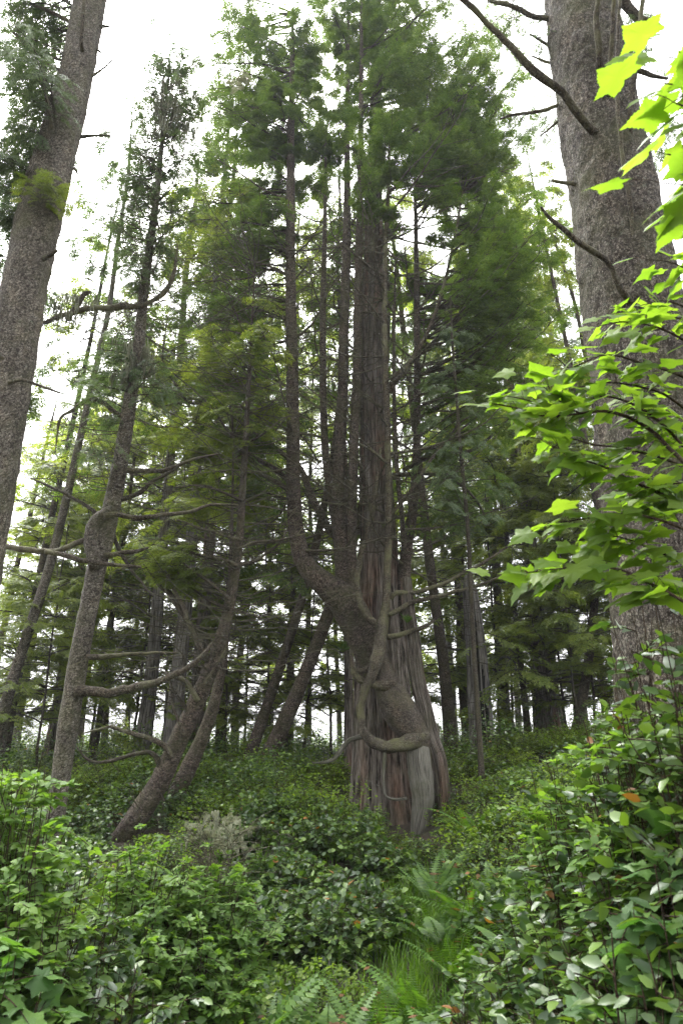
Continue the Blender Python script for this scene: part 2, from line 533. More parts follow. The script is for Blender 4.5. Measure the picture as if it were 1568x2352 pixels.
gx = np.concatenate([np.linspace(-600, -40, 12), np.linspace(-36, 36, 145), np.linspace(40, 600, 12)])
gy = np.concatenate([np.linspace(-60, -4, 10), np.linspace(-2, 50, 130), np.linspace(52, 130, 30), np.linspace(150, 900, 14)])
GX, GY = np.meshgrid(gx, gy, indexing='ij')
mb = MB()
ni, nj = GX.shape
ii = np.arange(ni - 1)[:, None] * nj + np.arange(nj - 1)[None]
mb.add(np.stack([GX, GY, ground_h(GX, GY)], -1), np.stack([ii, ii + nj, ii + nj + 1, ii + 1], -1).reshape(-1, 4), smooth=True)
m_ground, t, p, out = new_mat('forest_floor')
tc = node(t, 'ShaderNodeTexCoord')
c = ramp(t, noise(t, tc.outputs['Object'], 6, 6, .7), [(.35, (.022, .015, .010)), (.55, (.06, .042, .026)), (.75, (.11, .08, .05))])
c = mixc(t, ramp(t, noise(t, tc.outputs['Object'], .9, 4), [(.5, (0, 0, 0)), (.62, (.8, .8, .8))]), c, (.045, .065, .018))
t.links.new(c, p.inputs['Base Color']); p.inputs['Roughness'].default_value = .9
b = node(t, 'ShaderNodeBump'); b.inputs['Distance'].default_value = .06
t.links.new(noise(t, tc.outputs['Object'], 22, 5, .7), b.inputs['Height']); t.links.new(b.outputs[0], p.inputs['Normal'])
tag(mb.build('ground', [m_ground]), kind='structure')


# ------------------------------------------------------------------ small leaf shapes
def rhomb(x0, y0, ang, l, w, z0=0, dz=0):
    c, s = math.cos(ang), math.sin(ang)
    return [(x0, y0, z0), (x0 + .45 * l * c + .5 * w * s, y0 + .45 * l * s - .5 * w * c, z0 + .45 * dz),
            (x0 + l * c, y0 + l * s, z0 + dz), (x0 + .45 * l * c - .5 * w * s, y0 + .45 * l * s + .5 * w * c, z0 + .45 * dz)]


def make_spray(seed, n_side=10, w=.046, ll=.125, droop=.22, spread=1.0):
    """A flat conifer twig of unit length along +X with side twigs of small leaf tufts."""
    g = np.random.default_rng(seed)
    V = []
    for i in range(n_side):
        x = .06 + .88 * (i + .5 * g.random()) / n_side
        for sd in (-1, 1):
            if g.random() < .08:
                continue
            ln = (.46 * (1 - x) ** .7 + .07) * g.uniform(.7, 1.25) * spread
            a = sd * R(g.uniform(42, 66))
            k = max(1, int(ln / (ll * .62)))
            for j in range(k):
                d = ln * (j + .15) / k
                px, py = x + d * math.cos(a), d * math.sin(a)
                for b in ((-.45, .45) if j < k - 1 else (0,)):
                    V += rhomb(px, py, a + b + g.normal(0, .15), ll * g.uniform(.8, 1.25), w * g.uniform(.8, 1.3), g.normal(0, .018), g.normal(-.02, .03))
    V += rhomb(.86, 0, g.normal(0, .2), ll * 1.2, w)
    V = np.array(V)
    V[:, 2] -= droop * V[:, 0] ** 2 + .25 * np.abs(V[:, 1]) ** 1.5
    return V, np.arange(len(V)).reshape(-1, 4)


SPR = [make_spray(s) for s in range(4)]                                      # hemlock and cedar, mid distance
SPR_N = [make_spray(10 + s, 13, .032, .095, .2) for s in range(3)]            # close up
SPR_F = [make_spray(20 + s, 6, .075, .20, .25) for s in range(4)]              # far
SPR_D = [make_spray(30 + s, 10, .035, .10, .5, .55) for s in range(3)]        # drooping spruce


def boughs(mb, g, A, B, rad, lift=.05, nsub=8, nspr=3, slen=.45, tpl=SPR, sub=.34, t0=.25, droop=.2, mat_w=0, mat_l=1, tuft=0.18, wob=.035, upb=None, zj=.14):
    """Boughs from A to B (M, 3) with side twigs and leafy sprays."""
    M = len(A)
    if M == 0:
        return
    rad = np.broadcast_to(np.asarray(rad, float), (M,))
    N = 9
    t = np.linspace(0, 1, N)
    D = B - A
    L = np.linalg.norm(D, axis=1)
    P = A[:, None] + D[:, None] * t[None, :, None]
    P[..., 2] += (lift * L)[:, None] * (4 * t * (1 - t))[None] if np.isscalar(lift) else (lift * L)[:, None] * (4 * t * (1 - t))[None]
    ph = g.uniform(0, 6.28, (M, 3, 2))
    for k in range(3):
        P[..., k] += wob * L[:, None] * (t[None] ** .8) * (np.sin(t[None] * 5 + ph[:, k, 0:1]) - np.sin(ph[:, k, 0:1]) + .4 * np.sin(t[None] * 11 + ph[:, k, 1:2]) - .4 * np.sin(ph[:, k, 1:2]))
    tubes(mb, P, rad[:, None] * (1 - .8 * t[None]), 5, mat_w)
    if nsub == 0:
        return
    tj = t0 + (1 - t0) * (np.arange(nsub)[None] + g.random((M, nsub))) / nsub
    f = tj * (N - 1); i0 = np.minimum(f.astype(int), N - 2); fr = (f - i0)[..., None]
    ar = np.arange(M)[:, None]
    pos = P[ar, i0] * (1 - fr) + P[ar, i0 + 1] * fr
    dr = nrm(P[ar, i0 + 1] - P[ar, i0])
    lat = nrm(np.cross(dr, np.array([0, 0, 1.0])) + 1e-6)
    side = np.where((np.arange(nsub)[None] + g.integers(0, 2, (M, 1))) % 2, 1.0, -1.0)[..., None]
    sd = nrm(dr * g.uniform(.45, 1.0, (M, nsub, 1)) + lat * side * g.uniform(.35, 1.05, (M, nsub, 1)) + np.array([0, 0, 1.0]) * g.uniform(-1.1, 1.0, (M, nsub, 1)) * zj)
    sl = L[:, None] * sub * (1.1 - .75 * tj) * g.uniform(.7, 1.35, (M, nsub)) + .12
    s4 = np.linspace(0, 1, 4)
    SP = pos[:, :, None] + sd[:, :, None] * (sl[..., None, None] * s4[None, None, :, None])
    SP[..., 2] -= (droop * sl)[..., None] * s4 ** 2
    SP = SP.reshape(M * nsub, 4, 3)
    tubes(mb, SP, np.broadcast_to(np.linspace(1, .35, 4), (M * nsub, 4)) * np.clip(rad.repeat(nsub)[:, None] * .28, .004, .012), 3, mat_w)
    if nspr == 0:
        return
    K = M * nsub
    u = (np.arange(nspr)[None] + g.random((K, nspr))) / nspr
    u = .15 + .85 * u
    base = SP[:, 0:1] + (SP[:, 3:4] - SP[:, 0:1]) * u[..., None]
    base[..., 2] += .25 * (droop * sl.ravel())[:, None] * (u * (1 - u)) * 4 * .3
    d = nrm(SP[:, 3] - SP[:, 0])[:, None]
    l2 = nrm(np.cross(d, np.array([0, 0, 1.0])) + 1e-6)
    sgn = np.where(np.arange(nspr)[None, :, None] % 2, 1, -1)
    dd = nrm(d + l2 * sgn * g.uniform(.0, .9, (K, nspr, 1)) + np.array([0, 0, 1.0]) * g.normal(-.08, tuft, (K, nspr, 1)))
    upv = np.array([0, 0, 1.0]) + g.normal(0, tuft * 1.4, (K, nspr, 3))
    if upb is not None:
        upv = upv + np.asarray(upb)
    Fm = frames(dd.reshape(-1, 3), upv.reshape(-1, 3))
    pos2 = base.reshape(-1, 3)
    sc = slen * g.uniform(.55, 1.25, len(pos2))
    kind = g.integers(0, len(tpl), len(pos2))
    for k, (tv, tq) in enumerate(tpl):
        w = kind == k
        stamp(mb, tv, tq, None, Fm[w], sc[w], pos2[w], mat_l)


def strands(mb, g, pos, n, length, mat=0):
    """Hanging lichen: thin ragged ribbons below the points POS."""
    idx = g.integers(0, len(pos), n)
    p0 = pos[idx] + g.normal(0, .03, (n, 3))
    L = length * g.uniform(.3, 1.3, n)
    s = np.linspace(0, 1, 4)
    P = np.repeat(p0[:, None], 4, 1)
    P[..., 2] -= L[:, None] * s
    P[..., :2] += g.normal(0, .12, (n, 4, 2)) * (L[:, None, None] * s[None, :, None])
    tubes(mb, P, np.broadcast_to(np.array([.010, .012, .008, .002]), (n, 4)), 3, mat)


# ------------------------------------------------------------------ shrubs, ferns and grass as meshes round the origin
def leaf_shape(l=1.0, w=.55, fold=.12, curl=.15):
    v = np.array([(0, 0, 0), (.30, .5, 1), (.72, .36, .7), (1, 0, 0), (.30, -.5, 1), (.72, -.36, .7), (.5, 0, 0)])
    v = np.stack([v[:, 0] * l, v[:, 1] * w, v[:, 2] * fold * w - curl * l * v[:, 0] ** 2], -1)
    return v, np.array([(6, 1, 2, 3)][:0] + [(6, 3, 2, 1), (6, 4, 5, 3)]), np.array([(0, 6, 1), (0, 4, 6)])


LEAF = leaf_shape()
LEAF_R = leaf_shape(1, .78, .08, .1)
TUFT = (np.array(rhomb(0, 0, 0, 1, .62, 0, -.08)), np.arange(4).reshape(-1, 4), None)


def trifoliate(serr=.06):
    V, T = [], []
    for a, l in ((0, 1.0), (R(75), .85), (R(-75), .85)):
        o = np.array([.18, 0, 0]) if a == 0 else np.zeros(3)
        pr = [(0, 0), (.12, .17), (.2, .23), (.3, .34), (.4, .31), (.52, .33), (.62, .24), (.75, .19), (.86, .08), (1, 0)]
        ring = pr + [(x, -y) for x, y in pr[-2:0:-1]]
        n0 = len(V)
        c, s = math.cos(a), math.sin(a)
        V.append(o + l * np.array([.45 * c, .45 * s, -.02]))
        for x, y in ring:
            z = .10 * abs(y) - .18 * x * x
            V.append(o + l * np.array([x * c - y * s, x * s + y * c, z]))
        k = len(ring)
        T += [(n0, n0 + 1 + i, n0 + 1 + (i + 1) % k) for i in range(k)]
    return np.array(V), None, np.array(T)


TRI = trifoliate()


def maple_leaf():
    half = [(0, .0), (-.05, .06), (-.09, .12), (-.10, .2), (-.15, .24), (-.11, .30), (-.14, .36), (-.15, .46), (-.08, .44), (-.03, .47), (.02, .42), (.08, .44), (.12, .40), (.16, .46), (.19, .46), (.21, .55), (.26, .55), (.30, .63), (.38, .70),
            (.38, .61), (.44, .60), (.43, .53), (.49, .51), (.49, .44), (.53, .42), (.52, .33), (.58, .34), (.62, .29), (.68, .31), (.71, .25), (.78, .24), (.80, .18), (.88, .16), (.91, .09), (1.0, .07), (1.13, 0)]
    ring = half + [(x, -y) for x, y in half[-2:0:-1]]
    k = len(ring)
    f = lambda x, y: (x, y, -.22 * y * y - .14 * x * x + .03 * math.sin(8 * y + 4 * x) + .05 * abs(y))
    V = [(.3, 0, -.01)] + [f(.3 + .55 * (x - .3), .55 * y) for x, y in ring] + [f(x, y) for x, y in ring]
    T = [(0, 1 + i, 1 + (i + 1) % k) for i in range(k)]
    Q = [(1 + i, 1 + k + i, 1 + k + (i + 1) % k, 1 + (i + 1) % k) for i in range(k)]
    return np.array(V), np.array(Q), np.array(T)


MAPLE = maple_leaf()


def shrub_mesh(seed, r, h, stems, twigs, per, leaf, size, mats, names, flat=.5, base_fill=.25, layered=0.0, near=False):
    """Two meshes: the stems and the leaves of one shrub about 2r wide and h tall."""
    g = np.random.default_rng(seed)
    a = g.uniform(0, 6.28, stems)
    rr = r * np.sqrt(g.uniform(.0, 1, stems))
    top = h * np.sqrt(np.maximum(.08, 1 - (rr / r) ** 2 * .7)) * g.uniform(.8, 1.12, stems)
    top[: int(stems * base_fill)] *= g.uniform(.35, .8, int(stems * base_fill))
    E = np.stack([rr * np.cos(a), rr * np.sin(a), top], -1)
    B0 = np.stack([.35 * rr * np.cos(a + .4), .35 * rr * np.sin(a + .4), np.zeros(stems) - .05], -1)
    t = np.linspace(0, 1, 6)
    P = B0[:, None] + (E - B0)[:, None] * np.stack([t ** 1.25, t ** 1.25, t ** .85], -1)[None]
    P += np.sin(t * 4)[None, :, None] * g.normal(0, .03 * h, (stems, 1, 3))
    ms = MB()
    tubes(ms, P, np.linspace(.0055, .002, 6)[None] * g.uniform(.6, 1.3, (stems, 1)), 4)
    tj = .22 + .78 * (np.arange(twigs)[None] + g.random((stems, twigs))) / twigs
    f = tj * 5; i0 = np.minimum(f.astype(int), 4); fr = (f - i0)[..., None]
    ar = np.arange(stems)[:, None]
    pos = P[ar, i0] * (1 - fr) + P[ar, i0 + 1] * fr
    az = g.uniform(0, 6.28, (stems, twigs))
    el = g.normal(.25, .3, (stems, twigs))
    d = np.stack([np.cos(az) * np.cos(el), np.sin(az) * np.cos(el), np.sin(el)], -1)
    d = nrm(d + .5 * np.stack([np.cos(a), np.sin(a), 0 * a + layered * 0], -1)[:, None])
    tl = g.uniform(.5, 1.2, (stems, twigs)) * size * (per * .42)
    s3 = np.linspace(0, 1, 4)
    TP = pos[:, :, None] + d[:, :, None] * (tl[..., None, None] * s3[None, None, :, None])
    TP[..., 2] -= .18 * tl[..., None] * s3 ** 2
    K = stems * twigs
    TP = TP.reshape(K, 4, 3)
    tubes(ms, TP, np.broadcast_to(np.array([.0035, .003, .0025, .0015]), (K, 4)), 3)
    u = (np.arange(per)[None] + g.random((K, per)) * .6 + .4) / per
    base = TP[:, 0:1] + (TP[:, 3:4] - TP[:, 0:1]) * u[..., None]
    td = nrm(TP[:, 3] - TP[:, 0])[:, None]
    lat = nrm(np.cross(td, np.array([0, 0, 1.0])) + 1e-6)
    sg = np.where(np.arange(per)[None, :, None] % 2, 1.0, -1.0)
    ld = nrm(td * g.uniform(.5, 1.1, (K, per, 1)) + lat * sg * g.uniform(.4, 1.1, (K, per, 1)) + np.array([0, 0, 1]) * g.normal(.05, .3, (K, per, 1)))
    up = np.array([0, 0, 1.0]) + g.normal(0, flat, (K, per, 3))
    Fm = frames(ld.reshape(-1, 3), up.reshape(-1, 3))
    sc = size * g.uniform(.6, 1.25, K * per)
    ml = MB()
    stamp(ml, leaf[0], leaf[1], leaf[2], Fm, sc, base.reshape(-1, 3), 0, len(leaf[0]) > 4)
    return [(names[0], ms.mesh(names[0], [mats[0]])), (names[1], ml.mesh(names[1], [mats[1]]))]


def fern_mesh(seed, fronds=13, L=.85, lean=.6):
    g = np.random.default_rng(seed)
    m = MB()
    for i in range(fronds):
        az = 6.283 * i / fronds + g.normal(0, .25)
        ln = L * g.uniform(.7, 1.15)
        t = np.linspace(0, 1, 26)
        el0 = R(g.uniform(55, 80))
        ang = el0 - t * R(g.uniform(55, 95)) * lean
        dx = np.cumsum(np.cos(ang)) * ln / 26; dz = np.cumsum(np.sin(ang)) * ln / 26
        ca, sa = math.cos(az), math.sin(az)
        P = np.stack([dx * ca, dx * sa, dz], -1)
        tubes(m, P[None, ::5], np.linspace(.004, .0015, 6)[None], 3)
        T = nrm(np.gradient(P, axis=0))
        side = np.array([-sa, ca, 0])
        nn = np.cross(side, T) * -1
        wd = ln * .2 * np.sin(np.clip(t * 1.03 + .06, 0, 1) * np.pi) ** .55 * (1 - .45 * t)
        for sd in (-1, 1):
            dd = nrm(side * sd + T * .25 - nn * .0 - np.array([0, 0, .22]))[3:]
            F_ = frames(dd, np.abs(nn[3:]) * np.array([1, 1, 1]))
            wv = np.array(rhomb(0, 0, 0, 1, .27))
            sc = np.stack([wd[3:] * g.uniform(.9, 1.1, 23), np.full(23, ln * .16), np.ones(23)], -1)
            stamp(m, wv, np.arange(4).reshape(1, 4), None, F_, sc, P[3:])
    return m.mesh('frond', [M_FERN])


def grass_blades(mb, g, x, y, hgt, w=.012, per=9, spread=.09):
    n = len(x)
    for k in range(per):
        px = x + g.normal(0, spread, n); py = y + g.normal(0, spread, n)
        z = ground_h(px, py)
        H = hgt * g.uniform(.5, 1.2, n)
        az = g.uniform(0, 6.28, n); le = g.uniform(.1, .75, n)
        c = np.stack([np.cos(az), np.sin(az), 0 * az], -1); sdv = np.stack([-np.sin(az), np.cos(az), 0 * az], -1)
        p0 = np.stack([px, py, z - .02], -1)
        V = []
        for s, ww in ((0, 1), (.4, .9), (.75, .55), (1, .05)):
            mid = p0 + c * (H * le * s ** 2)[:, None] + np.array([0, 0, 1.0]) * (H * s * (1 - .35 * le * s))[:, None]
            V += [mid - sdv * w * ww * .5, mid + sdv * w * ww * .5]
        V = np.stack(V, 1)
        off = (np.arange(n) * 8)[:, None, None]
        q = np.array([(0, 1, 3, 2), (2, 3, 5, 4), (4, 5, 7, 6)])[None] + off
        mb.add(V.reshape(-1, 3), q.reshape(-1, 4))

# ------------------------------------------------------------------ the ancient many-stemmed tree
def attach(g, stems, T, rise, jit=.35):
    """For each target point choose where on the stems its bough starts: RISE metres lower per metre of reach."""
    P = np.vstack([s[0] for s in stems]); Q = np.concatenate([s[1] for s in stems])
    hd = np.linalg.norm(T[:, None, :2] - P[None, :, :2], axis=2)
    cost = hd * .6 + np.abs((T[:, None, 2] - P[None, :, 2]) - rise * hd) + g.random(hd.shape) * jit
    i = cost.argmin(1)
    return P[i], Q[i]


def clump(g, px, py, rx, ry, Y, dY, n):
    """n points through an ellipsoid that shows at (px, py) with half axes rx, ry in pixels and dY in metres."""
    d = nrm(g.normal(0, 1, (n, 3))) * (g.random((n, 1)) ** .45)
    return np.array([at(px + a * rx, py + b_ * ry, Y + c * dY) for a, b_, c in d])


YA = 16.0
g = np.random.default_rng(5)
anc = thing('ancient_conifer', at(880, 1885, YA), 'massive many-stemmed ancient conifer with a curled limb, standing on the slope at the centre', 'tree')
stems = []


def anc_limb(name, rows, kind, mat, K=16, dY=0, seed=1, step=.1, label=None, stem=False, groove=None, flare=0.0, Y=YA):
    p, r = pth(rows, Y + dY)
    m = MB()
    P, Q = limb_mesh(m, p, r, kind, K, step, seed, groove=groove, flare=flare)
    if name == 'limb' and kind == 'smooth':
        k = g.integers(len(P) // 4, len(P), 7)
        dd = nrm(g.normal(0, 1, (7, 3)) + [0, -.2, .5])
        boughs(m, g, P[k], P[k] + dd * g.uniform(.1, .55, (7, 1)), .008, nsub=3, nspr=0, sub=.35)
    o = m.build(name, [mat], anc)
    if label: o['label'] = label
    if stem: stems.append((P[::3], Q[::3]))
    return o


anc_limb('trunk', [(884, 1960, 178), (883, 1900, 168), (880, 1800, 146), (877, 1700, 132), (873, 1600, 122), (871, 1500, 112), (869, 1400, 98), (867, 1300, 86), (865, 1180, 76),
                   (860, 1000, 62), (856, 850, 54), (855, 700, 46), (857, 560, 40), (860, 400, 34), (862, 250, 26), (864, 100, 20), (866, -60, 14), (866, -220, 7)],
         'cedar', M_CEDAR, 160, .45, 3, .07, 'fluted red-brown fibrous trunk', True, None, .12)
anc_limb('stem', [(868, 1560, 60, .1), (846, 1490, 74, -.1), (805, 1402, 78, -.3), (770, 1362, 66, -.45), (745, 1342, 56, -.5), (703, 1300, 45, -.55), (683, 1240, 37, -.55), (675, 1150, 33, -.5), (673, 1050, 31, -.5),
                  (672, 900, 29, -.4), (668, 700, 25, -.3), (667, 500, 21, -.2), (668, 300, 16), (671, 150, 11), (672, 20, 6)],
         'spruce', M_HEM, 32, -.2, 11, .1, 'thick stem curving out to one side and then straight up', True)
anc_limb('stem', [(842, 1500, 44, .1), (806, 1430, 50), (795, 1350, 46), (786, 1240, 42), (776, 1150, 30), (782, 1000, 26), (787, 900, 24), (790, 750, 22), (795, 600, 20), (797, 450, 16), (797, 300, 12), (799, 120, 8), (800, 0, 5)],
         'spruce', M_HEM, 28, -.15, 12, .1, None, True)
anc_limb('stem', [(788, 1262, 26, .1), (768, 1180, 22), (758, 1120, 19), (748, 1050, 17), (743, 950, 16), (741, 800, 15), (742, 680, 14), (745, 560, 11), (747, 430, 8), (748, 300, 5)],
         'spruce', M_HEM, 16, .15, 13, .1, None, True)
anc_limb('stem', [(815, 1440, 26), (807, 1330, 24), (808, 1180, 23), (813, 1000, 22), (820, 850, 21), (822, 700, 20), (825, 550, 18), (828, 400, 14), (829, 220, 10), (830, 60, 7), (831, -60, 4)],
         'spruce', M_HEM, 20, -.35, 14, .1, None, True)
anc_limb('stem', [(935, 1450, 34), (928, 1330, 30), (935, 1250, 27), (950, 1150, 21), (957, 1000, 17), (957, 850, 15), (957, 700, 14), (955, 560, 11), (953, 430, 8), (952, 300, 5)],
         'spruce', M_HEM, 18, .3, 15, .1, None, True)
anc_limb('stem', [(928, 1270, 12), (922, 1180, 11), (912, 1090, 10), (906, 960, 9), (904, 830, 8), (906, 700, 6), (908, 600, 4)], 'spruce', M_HEM, 10, -.1, 16, .1, None, True)
anc_limb('stem', [(866, 1530, 36), (873, 1480, 26), (884, 1410, 20), (889, 1310, 17), (892, 1200, 16), (890, 1000, 15), (885, 850, 14), (883, 700, 12), (885, 560, 10), (892, 420, 7), (896, 320, 4)],
         'spruce', M_MOSSY, 18, -1.0, 17, .08, 'slender lichen-grey stem rising from the curled limb', True)
anc_limb('stem', [(893, 900, 14), (920, 858, 12), (947, 827, 11), (978, 770, 10), (1003, 709, 9), (1025, 630, 7), (1045, 540, 6), (1062, 440, 4)], 'spruce', M_MOSSY, 10, -.7, 18, .1, 'pale ascending branch', True)
anc_limb('leg', [(953, 1990, 26), (957, 1935, 28), (963, 1890, 40), (971, 1842, 52), (966, 1790, 56), (960, 1745, 56), (961, 1705, 48, .1), (966, 1655, 34, .3), (968, 1610, 18, .55)],
         'spruce', M_PALE, 64, -1.08, 21, .06, 'pale bare wood of the leaning leg')
anc_limb('buttress', [(1022, 1930, 46), (1017, 1880, 42), (1010, 1840, 44), (1002, 1750, 42), (984, 1690, 42), (973, 1627, 35), (962, 1580, 33), (954, 1534, 32), (947, 1473, 33), (938, 1411, 28), (931, 1330, 26)],
         'cedar', M_CEDAR, 96, -.92, 22, .06, 'rough brown leg that rises into a stem', False, [(R(-100), .16, .45, .8, 1.5), (R(-140), .16, .4, .3, 2.6)])
anc_limb('limb', [(872, 1465, 26), (875, 1515, 38), (887, 1568, 56), (903, 1602, 72), (918, 1632, 78), (936, 1662, 74), (956, 1694, 62), (970, 1740, 44), (978, 1785, 26)], 'spruce', M_BOLE, 64, -1.0, 23, .05, 'broad webbed limb joining trunk and leg', False, [(R(-75), .18, .25, .55, 1.3)])
anc_limb('limb', [(990, 1676, 40, .85), (972, 1692, 44, .42), (948, 1704, 39, .12), (920, 1711, 34), (887, 1716, 29), (856, 1705, 26), (838, 1684, 21), (831, 1655, 18), (830, 1620, 17), (838, 1585, 19), (851, 1550, 24), (862, 1515, 31), (871, 1475, 26, .1), (878, 1435, 21, .28), (884, 1395, 16, .45)],
         'smooth', M_LOOP, 30, -1.35, 24, .04, 'mossy limb curled into a loop')
anc_limb('limb', [(904, 1574, 26, .1), (880, 1575, 23), (855, 1572, 20), (830, 1565, 17), (815, 1550, 15), (810, 1530, 12), (809, 1506, 9)], 'smooth', M_MOSSY, 16, -1.25, 25, .05)
anc_limb('limb', [(862, 1520, 18), (845, 1535, 15), (828, 1540, 12), (813, 1534, 8)], 'smooth', M_MOSSY, 12, -1.2, 26, .05)
anc_limb('limb', [(880, 1440, 18, .1), (858, 1430, 17), (836, 1408, 15), (823, 1372, 14), (822, 1320, 13), (832, 1266, 13), (846, 1226, 12), (857, 1170, 11), (866, 1100, 9), (872, 1030, 5)], 'smooth', M_MOSSY, 14, -1.05, 27, .06, 'mossy S-shaped limb hugging the trunk', True)
anc_limb('limb', [(888, 1464, 13), (915, 1459, 12), (943, 1450, 11), (970, 1440, 9), (997, 1424, 6)], 'smooth', M_MOSSY, 12, -1.1, 28, .06, 'broken bare branch')
anc_limb('limb', [(894, 1412, 12), (915, 1402, 12), (950, 1382, 11), (1012, 1367, 9), (1074, 1351, 7), (1125, 1333, 5), (1180, 1312, 3)], 'smooth', M_MOSSY, 12, -1.1, 29, .08, 'long bare branch sweeping out low')
anc_limb('limb', [(897, 1375, 11), (910, 1361, 11), (965, 1358, 10), (1028, 1336, 9), (1075, 1310, 8), (1127, 1280, 6), (1175, 1250, 4), (1215, 1215, 3)], 'smooth', M_MOSSY, 12, -1.0, 30, .08)
anc_limb('limb', [(843, 1690, 12), (818, 1694, 12), (800, 1703, 11), (786, 1722, 10), (770, 1742, 9), (745, 1751, 7), (716, 1753, 4)], 'smooth', M_PALE, 12, -1.1, 31, .06, 'crooked dead branch pointing down the slope')
anc_limb('limb', [(884, 1722, 9), (883, 1760, 8), (882, 1795, 6), (885, 1825, 5), (905, 1836, 7), (932, 1833, 6)], 'smooth', M_PALE, 10, -1.4, 32, .06)
anc_limb('limb', [(778, 1235, 22), (760, 1222, 20), (735, 1180, 18), (712, 1130, 16), (692, 1080, 14), (665, 1055, 12), (610, 1012, 10), (560, 968, 8), (500, 938, 7), (420, 925, 5), (350, 940, 3)], 'spruce', M_HEM, 12, .15, 33, .1, 'long dark bough arching across', True)
anc_limb('limb', [(676, 1115, 15), (640, 1085, 13), (600, 1060, 12), (540, 1030, 10), (480, 985, 9), (430, 925, 7), (390, 860, 5), (368, 815, 3)], 'spruce', M_HEM, 12, -.4, 34, .1, None, True)
anc_limb('limb', [(672, 1130, 12), (600, 1090, 10), (520, 1082, 8), (440, 1095, 7), (370, 1112, 4)], 'spruce', M_MOSSY, 10, -.5, 35, .1)
anc_limb('limb', [(898, 1180, 9), (941, 1130, 8), (1003, 1037, 7), (1060, 985, 5), (1130, 930, 3)], 'spruce', M_MOSSY, 10, -.6, 36, .1)
anc_limb('limb', [(895, 1092, 10), (955, 1088, 9), (1010, 1092, 8), (1060, 1115, 7), (1100, 1160, 5), (1118, 1200, 3)], 'spruce', M_TWIG, 10, -.4, 37, .1)
anc_limb('limb', [(925, 1080, 10), (1000, 1045, 9), (1080, 1035, 8), (1140, 990, 6), (1200, 930, 3)], 'spruce', M_TWIG, 10, .2, 38, .1)

M_BOUGH = M_TWIG
cl = MB()                                                      # leafy crown
spec = [  # px, py, rx, ry, dY, ddY, n, rise, spray material
    (850, 50, 350, 170, .3, 2.4, 76, .6, 1), (620, 200, 190, 200, 0, 2.0, 44, .3, 1), (900, 300, 230, 160, -.5, 2.0, 50, .8, 1),
    (1080, 270, 155, 160, -.4, 2.0, 50, 1.0, 1), (1110, 500, 170, 150, -.4, 2.2, 50, .9, 1), (900, 400, 150, 110, -1.0, 1.4, 14, .8, 1),
    (570, 450, 130, 170, 0, 1.8, 30, .2, 1), (520, 680, 130, 150, 0, 1.8, 28, .12, 1), (450, 900, 130, 130, -.4, 1.8, 22, .08, 2),
    (1190, 680, 130, 110, -.4, 1.8, 24, .6, 1), (1110, 880, 130, 140, 0, 1.8, 15, .4, 1), (480, 1080, 120, 100, -1, 1.5, 10, .05, 2),
    (1090, 1090, 110, 110, .2, 1.6, 8, .2, 1), (510, 120, 90, 160, .5, 1.6, 12, .35, 1), (440, 560, 90, 120, .2, 1.6, 10, .15, 2), (740, 330, 150, 160, 1.0, 1.6, 26, .4, 1), (760, 110, 140, 130, .6, 1.8, 22, .5, 1), (640, 330, 110, 150, .3, 1.6, 16, .3, 1), (1130, 130, 90, 110, -.2, 1.6, 14, 1.0, 1), (970, 160, 120, 130, .4, 1.8, 16, .8, 1), (800, -120, 300, 120, .3, 2.2, 26, .4, 1),
    (1010, 640, 130, 120, .8, 1.6, 16, .7, 1)]
for (px, py, rx, ry, dy, ddy, n, rise, mt) in spec:
    T = clump(g, px, py, rx, ry, YA + dy, ddy, int(n * 1.05))
    A, Q = attach(g, stems, T, rise)
    L = np.linalg.norm(T - A, axis=1)
    boughs(cl, g, A, T, np.clip(L * .011, .012, .04), lift=(.06 if rise < .5 else -.08), nsub=8, nspr=3, slen=.37, sub=.36, t0=.28, droop=.35, mat_l=mt, tuft=.12)
# bare twigs on the stems
idx = []
for P_, Q_ in stems[:8]:
    k = (P_[:, 2] < at(850, 480, YA)[2]) & (P_[:, 2] > at(850, 1420, YA)[2])
    idx.append(P_[k])
base = np.vstack(idx)
base = base[base[:, 2] > at(850, 1300, YA)[2]]
base = base[g.integers(0, len(base), 330)]
az = g.uniform(0, 6.28, 330); L = g.uniform(.6, 3.6, 330)
boughs(cl, g, base, base + np.stack([np.cos(az) * L, np.sin(az) * L, L * g.uniform(-.08, .45, 330)], -1), L * .009 + .006, lift=-.1, nsub=7, nspr=0, sub=.3, t0=.3, droop=.1, wob=.05, mat_w=3)
cl.build('crown', [M_BOUGH, M_NEEDLE, M_NEEDLE_Y, M_DEADTW], anc)

